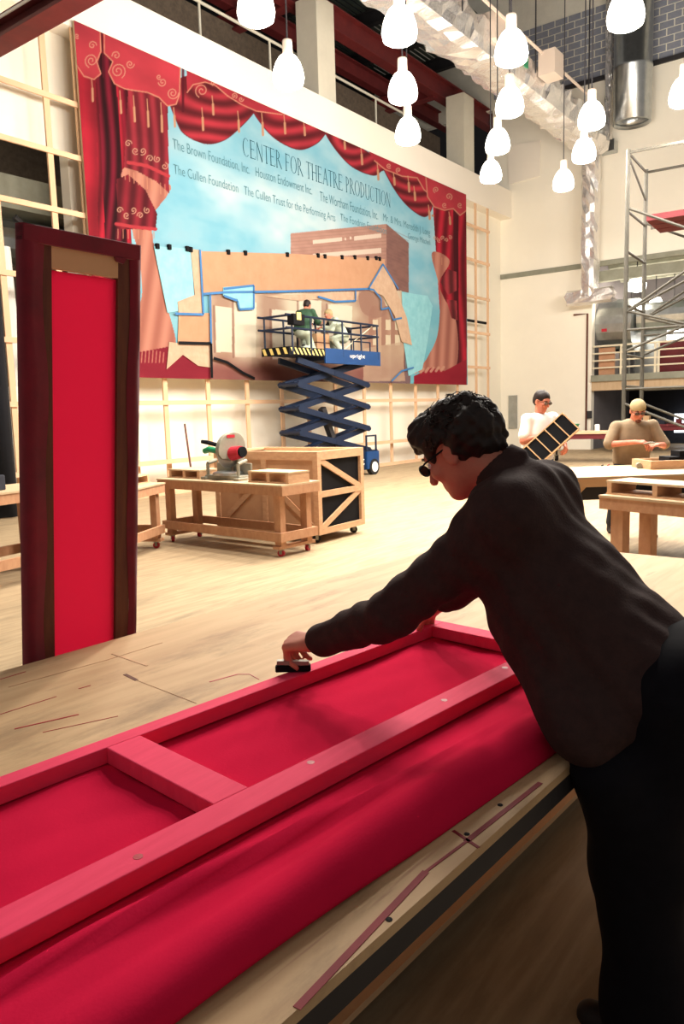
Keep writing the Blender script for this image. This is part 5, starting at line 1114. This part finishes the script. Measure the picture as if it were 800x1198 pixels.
tors += [cap(J['pel']+sp*0.66+LX*-0.10+LY*0.12, J['pel']+sp*0.22+LX*-0.09+LY*0.15, 0.09, 0.10, 0.06),
         cap(J['pel']+LX*-0.09+LY*0.12+sp*0.1, dep(690, 862, 1.74)-RT0, 0.105, 0.07, 0.08), cap(J['pel']+sp*0.45+LX*-0.09+LY*0.15, dep(668, 838, 1.76)-RT0, 0.09, 0.07, 0.06),
         cap(J['lsh'], J['rsh'], 0.064, 0.064, 0.10), cap(J['neck']-sp*0.04, J['lsh'], 0.062, 0.066, 0.06), cap(J['neck']-sp*0.04, J['rsh'], 0.062, 0.066, 0.06)]
nk = J['neck']+np.array((-0.006, 0.035, 0.020)); nax = (hc-J['neck']); CRr = rot_to(nax+np.array((0, 0, 0.05)))
collar = [cap(nk+CRr.T@np.array((0.072*math.cos(a), 0.072*math.sin(a)-0.004, -0.012)), nk+CRr.T@np.array((0.068*math.cos(a), 0.068*math.sin(a)-0.004, 0.02)), 0.012, 0.009, 0.012) for a in np.linspace(0, 2*math.pi, 44, endpoint=False)]
wv1 = waves(0.0034, 24, 11); wv2 = waves(0.0025, 60, 12)
def cloth(P_):
    d = wv1(P_)+wv2(P_)
    # creases gathered across the upper arm and the back of the shoulder
    ua = J['lel']-J['lsh']; t = (P_-J['lsh'])@ua/(ua@ua); near_arm = np.exp(-((P_[:, 0]-J['lsh'][0]+0.06)/0.14)**2)*np.clip((t+0.4)*2, 0, 1)*np.clip((1.7-t)*2, 0, 1)
    return d+near_arm*0.003*np.sin(t*34+6*P_[:, 0]/0.1*0.3+wv1(P_)*180)
sdf_obj('shirt', tors+sleeve+collar, 0.009, 'shirt_dark', man, cloth)
leg = []
for s_ in 'lr': leg += [cap(J[s_+'hip'], J[s_+'kn'], 0.118, 0.095, 0.05), cap(J[s_+'kn'], J[s_+'an']+np.array((0, 0.02, 0.02)), 0.095, 0.108, 0.04)]
leg += [cap(dep(712, 905, 1.75)-RT0, J['lkn'], 0.085, 0.09, 0.05)]
leg += [ell(J['pel']+np.array((0, -0.01, -0.03)), (0.185, 0.155, 0.16), None, 0.06)]
sdf_obj('trousers', leg, 0.011, 'trousers_dark', man, waves(0.005, 22, 14))
for s_ in 'lr':
    a = J[s_+'an']; sdf_obj('shoe', [cap(a+np.array((0, -0.04, -0.045)), a+np.array((0, 0.16, -0.055)), 0.045, 0.036, 0.02), cap(a+np.array((0, -0.02, -0.04)), a+np.array((0, 0, 0.03)), 0.05, 0.05, 0.02)], 0.011, 'boot', man)
hP = lambda *v: hc+HR@np.array(v)
hair = [ell(hP(0, -0.022, 0.042), (0.096, 0.112, 0.098), HR.T, 0.03), ell(hP(0, -0.066, 0.012), (0.092, 0.074, 0.080), HR.T, 0.03), ell(hP(0, 0.055, 0.085), (0.07, 0.05, 0.045), HR.T, 0.03),
        ell(hP(0, 0.115, -0.03), (0.085, 0.085, 0.085), HR.T, 0.015, True), ell(hP(0.09, 0.01, -0.02), (0.035, 0.032, 0.045), HR.T, 0.01, True), ell(hP(-0.09, 0.01, -0.02), (0.035, 0.032, 0.045), HR.T, 0.01, True)]
hn = waves(0.0065, 75, 21, 14); hn2 = waves(0.004, 170, 22, 14)
ho = sdf_obj('hair', hair, 0.006, 'hair', man, lambda P_: hn(P_)+hn2(P_))
cl_ = MB(); rr_ = np.random.default_rng(3)
for i in range(230):
    d = rr_.normal(size=3); d /= np.linalg.norm(d)
    if d[2] < -0.05 and d[1] > -0.55: continue
    if d[2] < -0.3: continue
    if d[1] > 0.75 and d[2] < 0.35: continue
    base = hP(0, -0.025, 0.035)+HR@(d*np.array((0.094, 0.110, 0.100))*0.99); n_ = HR@d; t1 = np.cross(n_, rr_.normal(size=3)); t1 /= np.linalg.norm(t1); t2 = np.cross(n_, t1); R0 = 0.006+0.006*rr_.random(); pts = []
    for k in range(9):
        a = k*0.75; pts.append(base+n_*(0.0018*k)+t1*R0*math.cos(a)+t2*R0*math.sin(a)-t1*R0+t1*0.001*k)
    cl_.tube(pts, [0.0026-0.0002*k for k in range(9)], 4)
cl_.build('curls', 'hair', ho)
face_parts(man, hc, HR, 1.0, True, 'lens', 'black')
# stapler held against the far rail
fd_ = np.array((0.10, 0.80, -0.60)); st = thing('hand_stapler', 'small dark hand tool held at the far rail by the leaning man', 'hand tool', np.array((1.665, 1.44, TH+0.060)), math.radians(-50))
MB().b2((-0.055, -0.011, 0.0), (0.05, 0.011, 0.020)).build('base', 'black', st, bevel=0.004); MB().bar((-0.05, 0, 0.030), (0.045, 0, 0.024), 0.018, 0.012).build('lever', 'toolgrey', st)

# ------------------------------------------------------------------ the other workers
def worker(label, loc, rz, J, skin, top, legs, sleeve_to=0.75, yaw=0.0, pitch=-0.3, hair='hair', vox=0.012, hands=None, glasses=True, top_r=1.0, extra_hair=None):
    t = thing('person', label, 'person', loc, rz); J = {k: np.array(v, float) for k, v in J.items()}; HRr = Rz(yaw)@Rx(pitch); J['HR'] = HRr; hc_ = J['head']
    hp = []
    for s_, ts in (('l', 1), ('r', -1)):
        fd, up = (hands or {}).get(s_, ((0, 0.9, -0.2), (0, 0.2, 0.9))); hp += hand_prims(J[s_+'wr'], fd, up, ts, (0.6, 0.7, 0.4), 1.05, 0.1, 0.6)
    sdf_obj('body', limb_body(J)+head_prims(hc_, HRr)+hp, min(vox, 0.0085) if vox < 0.015 else vox, skin, t)
    sp_ = J['neck']-J['pel']; SRr = rot_to(sp_, J['rsh']-J['lsh']); X_ = SRr[0]; tp_ = []
    for x in (-0.085, 0.0, 0.085):
        tp_ += [cap(J['pel']+X_*x+sp_*0.02, J['pel']+sp_*0.5+X_*x, 0.118*top_r, 0.118*top_r, 0.06), cap(J['pel']+sp_*0.5+X_*x, J['pel']+sp_*0.84+X_*x, 0.118*top_r, 0.085, 0.06)]
    tp_ += [cap(J['lsh'], J['rsh'], 0.056, 0.056, 0.03), cap(J['neck']-sp_*0.15, J['lsh'], 0.05, 0.062, 0.03), cap(J['neck']-sp_*0.15, J['rsh'], 0.05, 0.062, 0.03)]
    tp_ += [ell(J['pel']+sp_*0.60+SRr[1]*0.022, (0.175, 0.118, 0.215), SRr, 0.05)]
    for s_ in 'lr':
        e = J[s_+'el']; tp_ += [cap(J[s_+'sh'], J[s_+'sh']+(e-J[s_+'sh'])*min(1, sleeve_to), 0.066, 0.068, 0.03)]
        if sleeve_to > 1: tp_ += [cap(e, e+(J[s_+'wr']-e)*0.9, 0.062, 0.046, 0.03)]
    sdf_obj('shirt', tp_, vox, top, t, waves(0.005, 22, 31))
    lg = [ell(J['pel']+np.array((0, 0, -0.05)), (0.17, 0.135, 0.14), None, 0.05)]
    for s_ in 'lr': lg += [cap(J[s_+'hip'], J[s_+'kn'], 0.098, 0.078, 0.04), cap(J[s_+'kn'], J[s_+'an']+np.array((0, 0, 0.06)), 0.076, 0.066, 0.03)]
    sdf_obj('trousers', lg, vox, legs, t, waves(0.004, 22, 33))
    for s_ in 'lr':
        a = J[s_+'an']; sdf_obj('boot', [cap(a+np.array((0, -0.04, -0.045)), a+np.array((0, 0.16, -0.05)), 0.045, 0.038, 0.02), cap(a+np.array((0, -0.02, -0.04)), a+np.array((0, -0.01, 0.08)), 0.052, 0.055, 0.02)], max(vox, 0.012), 'boot', t)
    P_ = lambda *v: hc_+HRr@np.array(v)
    if hair:
        hr_ = [ell(P_(0, -0.018, 0.038), (0.083, 0.104, 0.088), HRr.T, 0.02), ell(P_(0, -0.05, -0.01), (0.078, 0.065, 0.07), HRr.T, 0.02), ell(P_(0, 0.12, -0.03), (0.09, 0.085, 0.09), HRr.T, 0.012, True), ell(P_(0.085, 0.01, -0.02), (0.03, 0.03, 0.04), HRr.T, 0.01, True), ell(P_(-0.085, 0.01, -0.02), (0.03, 0.03, 0.04), HRr.T, 0.01, True)]
        sdf_obj('hair', hr_, max(vox*0.7, 0.007), hair, t, waves(0.002, 90, 35))
    face_parts(t, hc_, HRr, 1.0, glasses, 'glass_dark', 'black')
    return t, J, P_, HRr
p1 = dep(630, 470, 9.0)
hz = -p1[2]+p1[2]
J1 = dict(pel=(0, -0.02, 0.98), neck=(0, 0.02, 1.50), head=(0, 0.06, 1.655), lsh=(-0.19, 0.02, 1.445), rsh=(0.19, 0.02, 1.445), lel=(-0.24, 0.08, 1.18), rel=(0.27, 0.06, 1.20), lwr=(-0.12, 0.31, 1.16), rwr=(0.06, 0.30, 1.285),
          lhip=(-0.1, 0, 0.93), rhip=(0.1, 0, 0.93), lkn=(-0.11, 0.03, 0.5), rkn=(0.11, 0.03, 0.5), lan=(-0.12, 0, 0.09), ran=(0.12, 0, 0.09))
t1, _, _, _ = worker('man in a white t-shirt and glasses holding a black compartment rack', (p1[0], p1[1], 0), math.radians(152), J1, 'skin2', 'tee_white', 'jeans', 0.72, 0.12, -0.34, 'hair', hands={'r': ((-0.75, 0.5, 0.1), (0.2, 0.35, 0.9)), 'l': ((0.3, 0.6, -0.5), (-0.6, 0.5, 0.6))})
# tool belt on his hip
MB().b2((0.13, -0.08, 0.84), (0.22, 0.10, 1.0)).build('tool_pouch', 'black', t1, bevel=0.02); MB().tube([(0.2, 0.02, 0.98), (0.21, 0.06, 1.08)], 0.012, 6).build('tool_handle', 'toolgrey', t1)
# rack of five dark compartments held diagonally
vr = CM.T  # camera axes in space: columns
rgt, upv, bck = CM[:, 0], CM[:, 1], CM[:, 2]
ctr = dep(641, 516, 8.66); Lx = rgt*0.74+upv*0.67; Sx = rgt*0.60-upv*0.72+bck*0.25; Sx -= Lx*(Sx@Lx); Sx /= np.linalg.norm(Sx); Nx = np.cross(Lx, Sx)
if Nx@bck < 0: Nx = -Nx
rk = thing('compartment_rack', 'long black five-compartment wooden rack held by the man in white', 'rack', (0, 0, 0)); rk.matrix_world = Matrix([[Lx[i], Sx[i], Nx[i], ctr[i]] for i in range(3)]+[[0, 0, 0, 1]]) if np.linalg.det(np.array([Lx, Sx, Nx]).T) > 0 else Matrix([[Lx[i], -Sx[i], Nx[i], ctr[i]] for i in range(3)]+[[0, 0, 0, 1]])
RL_, RW_, RD_ = 0.70, 0.27, 0.07
MB().b2((-RL_/2, -RW_/2, -RD_), (RL_/2, RW_/2, -RD_+0.008)).build('back_board', 'black', rk)
for y in (-RW_/2, RW_/2-0.012): MB().b2((-RL_/2, y, -RD_), (RL_/2, y+0.012, 0)).build('long_side', 'tan', rk)
for k in range(6):
    x = -RL_/2+(RL_-0.012)*k/5; MB().b2((x, -RW_/2+0.012, -RD_), (x+0.012, RW_/2-0.012, 0)).build('divider', 'tan', rk)
for k in range(5):
    x0 = -RL_/2+(RL_-0.012)*k/5+0.012; x1 = -RL_/2+(RL_-0.012)*(k+1)/5; sgn = -1
    pts = [(x0, -RW_/2+0.012, -0.012), (x1, -RW_/2+0.012, -0.012), (x1, RW_/2-0.05, -0.012), (x1-0.03, RW_/2-0.016, -0.012), (x0+0.03, RW_/2-0.016, -0.012), (x0, RW_/2-0.05, -0.012)]
    MB().prism(pts, (0, 0, -0.05)).build('compartment', 'black', rk)

p2 = dep(741, 480, 9.0)
J2 = dict(pel=(0, -0.06, 0.93), neck=(0, 0.04, 1.39), head=(-0.01, 0.11, 1.515), lsh=(-0.21, 0.02, 1.33), rsh=(0.21, 0.02, 1.33), lel=(-0.33, 0.10, 1.10), rel=(0.31, 0.10, 1.13), lwr=(-0.19, 0.31, 1.12), rwr=(0.09, 0.32, 1.16),
          lhip=(-0.1, -0.04, 0.88), rhip=(0.1, -0.04, 0.88), lkn=(-0.15, 0.0, 0.47), rkn=(0.12, -0.2, 0.47), lan=(-0.22, 0.0, 0.09), ran=(0.12, -0.35, 0.09))
t2, _, P2, HR2 = worker('man in a khaki t-shirt and tan cap working with both hands at the long table', (p2[0], p2[1], 0), math.radians(125), J2, 'skin2', 'tee_tan', 'jeans', 0.95, -0.05, -0.42, None, hands={'r': ((-0.85, 0.4, 0.0), (0.2, 0.3, 0.9)), 'l': ((0.85, 0.4, 0.05), (-0.2, 0.3, 0.9))}, top_r=1.12)
cp_ = sdf_obj('cap', [ell(P2(0, -0.012, 0.045), (0.088, 0.106, 0.086), HR2.T, 0.02), ell(P2(0, -0.01, -0.08), (0.14, 0.15, 0.10), HR2.T, 0.01, True)], 0.009, 'cap_tan', t2)
sdf_obj('beard', [ell(P2(0, 0.066, -0.098), (0.034, 0.036, 0.026), HR2.T, 0.02), ell(P2(0, 0.075, -0.03), (0.05, 0.05, 0.036), HR2.T, 0.012, True)], 0.008, 'stile', t2)
# small part in his hands
hp_ = np.array((-0.05, 0.40, 1.15)); a = math.radians(125); hw = np.array([p2[0]+hp_[0]*math.cos(a)-hp_[1]*math.sin(a), p2[1]+hp_[0]*math.sin(a)+hp_[1]*math.cos(a), hp_[2]])
tag(MB().tube([(-0.06, 0, 0), (0, 0, 0.0), (0.07, 0.0, -0.01)], [0.008, 0.012, 0.006], 8).build('metal_fitting', 'toolgrey', None, loc=tuple(hw), rz=a), 'small metal fitting held between the hands of the man in khaki', 'fitting')

# two workers on the raised lift
g0_ = ony(362, 400, YL+0.45); zl_ = zdk+0.04
J3 = dict(pel=(0, -0.05, 0.55), neck=(0, 0.16, 1.02), head=(0, 0.26, 1.13), lsh=(-0.18, 0.16, 0.96), rsh=(0.18, 0.16, 0.96), lel=(-0.22, 0.34, 0.75), rel=(0.22, 0.34, 0.75), lwr=(-0.15, 0.58, 0.78), rwr=(0.15, 0.58, 0.78),
          lhip=(-0.1, -0.03, 0.52), rhip=(0.1, -0.03, 0.52), lkn=(-0.13, 0.30, 0.42), rkn=(0.13, 0.22, 0.12), lan=(-0.13, 0.2, 0.09), ran=(0.13, -0.2, 0.09))
worker('worker in a dark green jacket crouching on the raised scissor lift', (xb-0.28, YL+0.40, zl_), math.radians(-80), J3, 'skin2', 'jacket_green', 'pale_cloth', 1.5, 0, -0.3, 'hair', vox=0.02, glasses=False)
J4 = dict(pel=(0, -0.15, 0.50), neck=(0, 0.12, 0.90), head=(0, 0.22, 0.99), lsh=(-0.18, 0.1, 0.85), rsh=(0.18, 0.1, 0.85), lel=(-0.24, 0.24, 0.62), rel=(0.24, 0.24, 0.62), lwr=(-0.16, 0.44, 0.68), rwr=(0.16, 0.44, 0.68),
          lhip=(-0.1, -0.13, 0.47), rhip=(0.1, -0.13, 0.47), lkn=(-0.15, 0.16, 0.40), rkn=(0.15, 0.16, 0.40), lan=(-0.13, -0.02, 0.09), ran=(0.13, -0.02, 0.09))
t4, _, P4, HR4 = worker('worker in pale clothes with a dark strap crouching at the middle of the lift', (xb+0.95, YL+0.34, zl_), math.radians(60), J4, 'skin2', 'pale_cloth', 'pale_cloth', 1.5, 0, -0.3, 'cap_tan', vox=0.02, glasses=False)
sdf_obj('strap', [cap((0.19, 0.06, 0.92), (-0.16, -0.24, 0.58), 0.045, 0.05, 0.02), cap((0.19, 0.06, 0.92), (0.1, 0.22, 0.75), 0.045, 0.04, 0.02)], 0.02, 'black', t4)
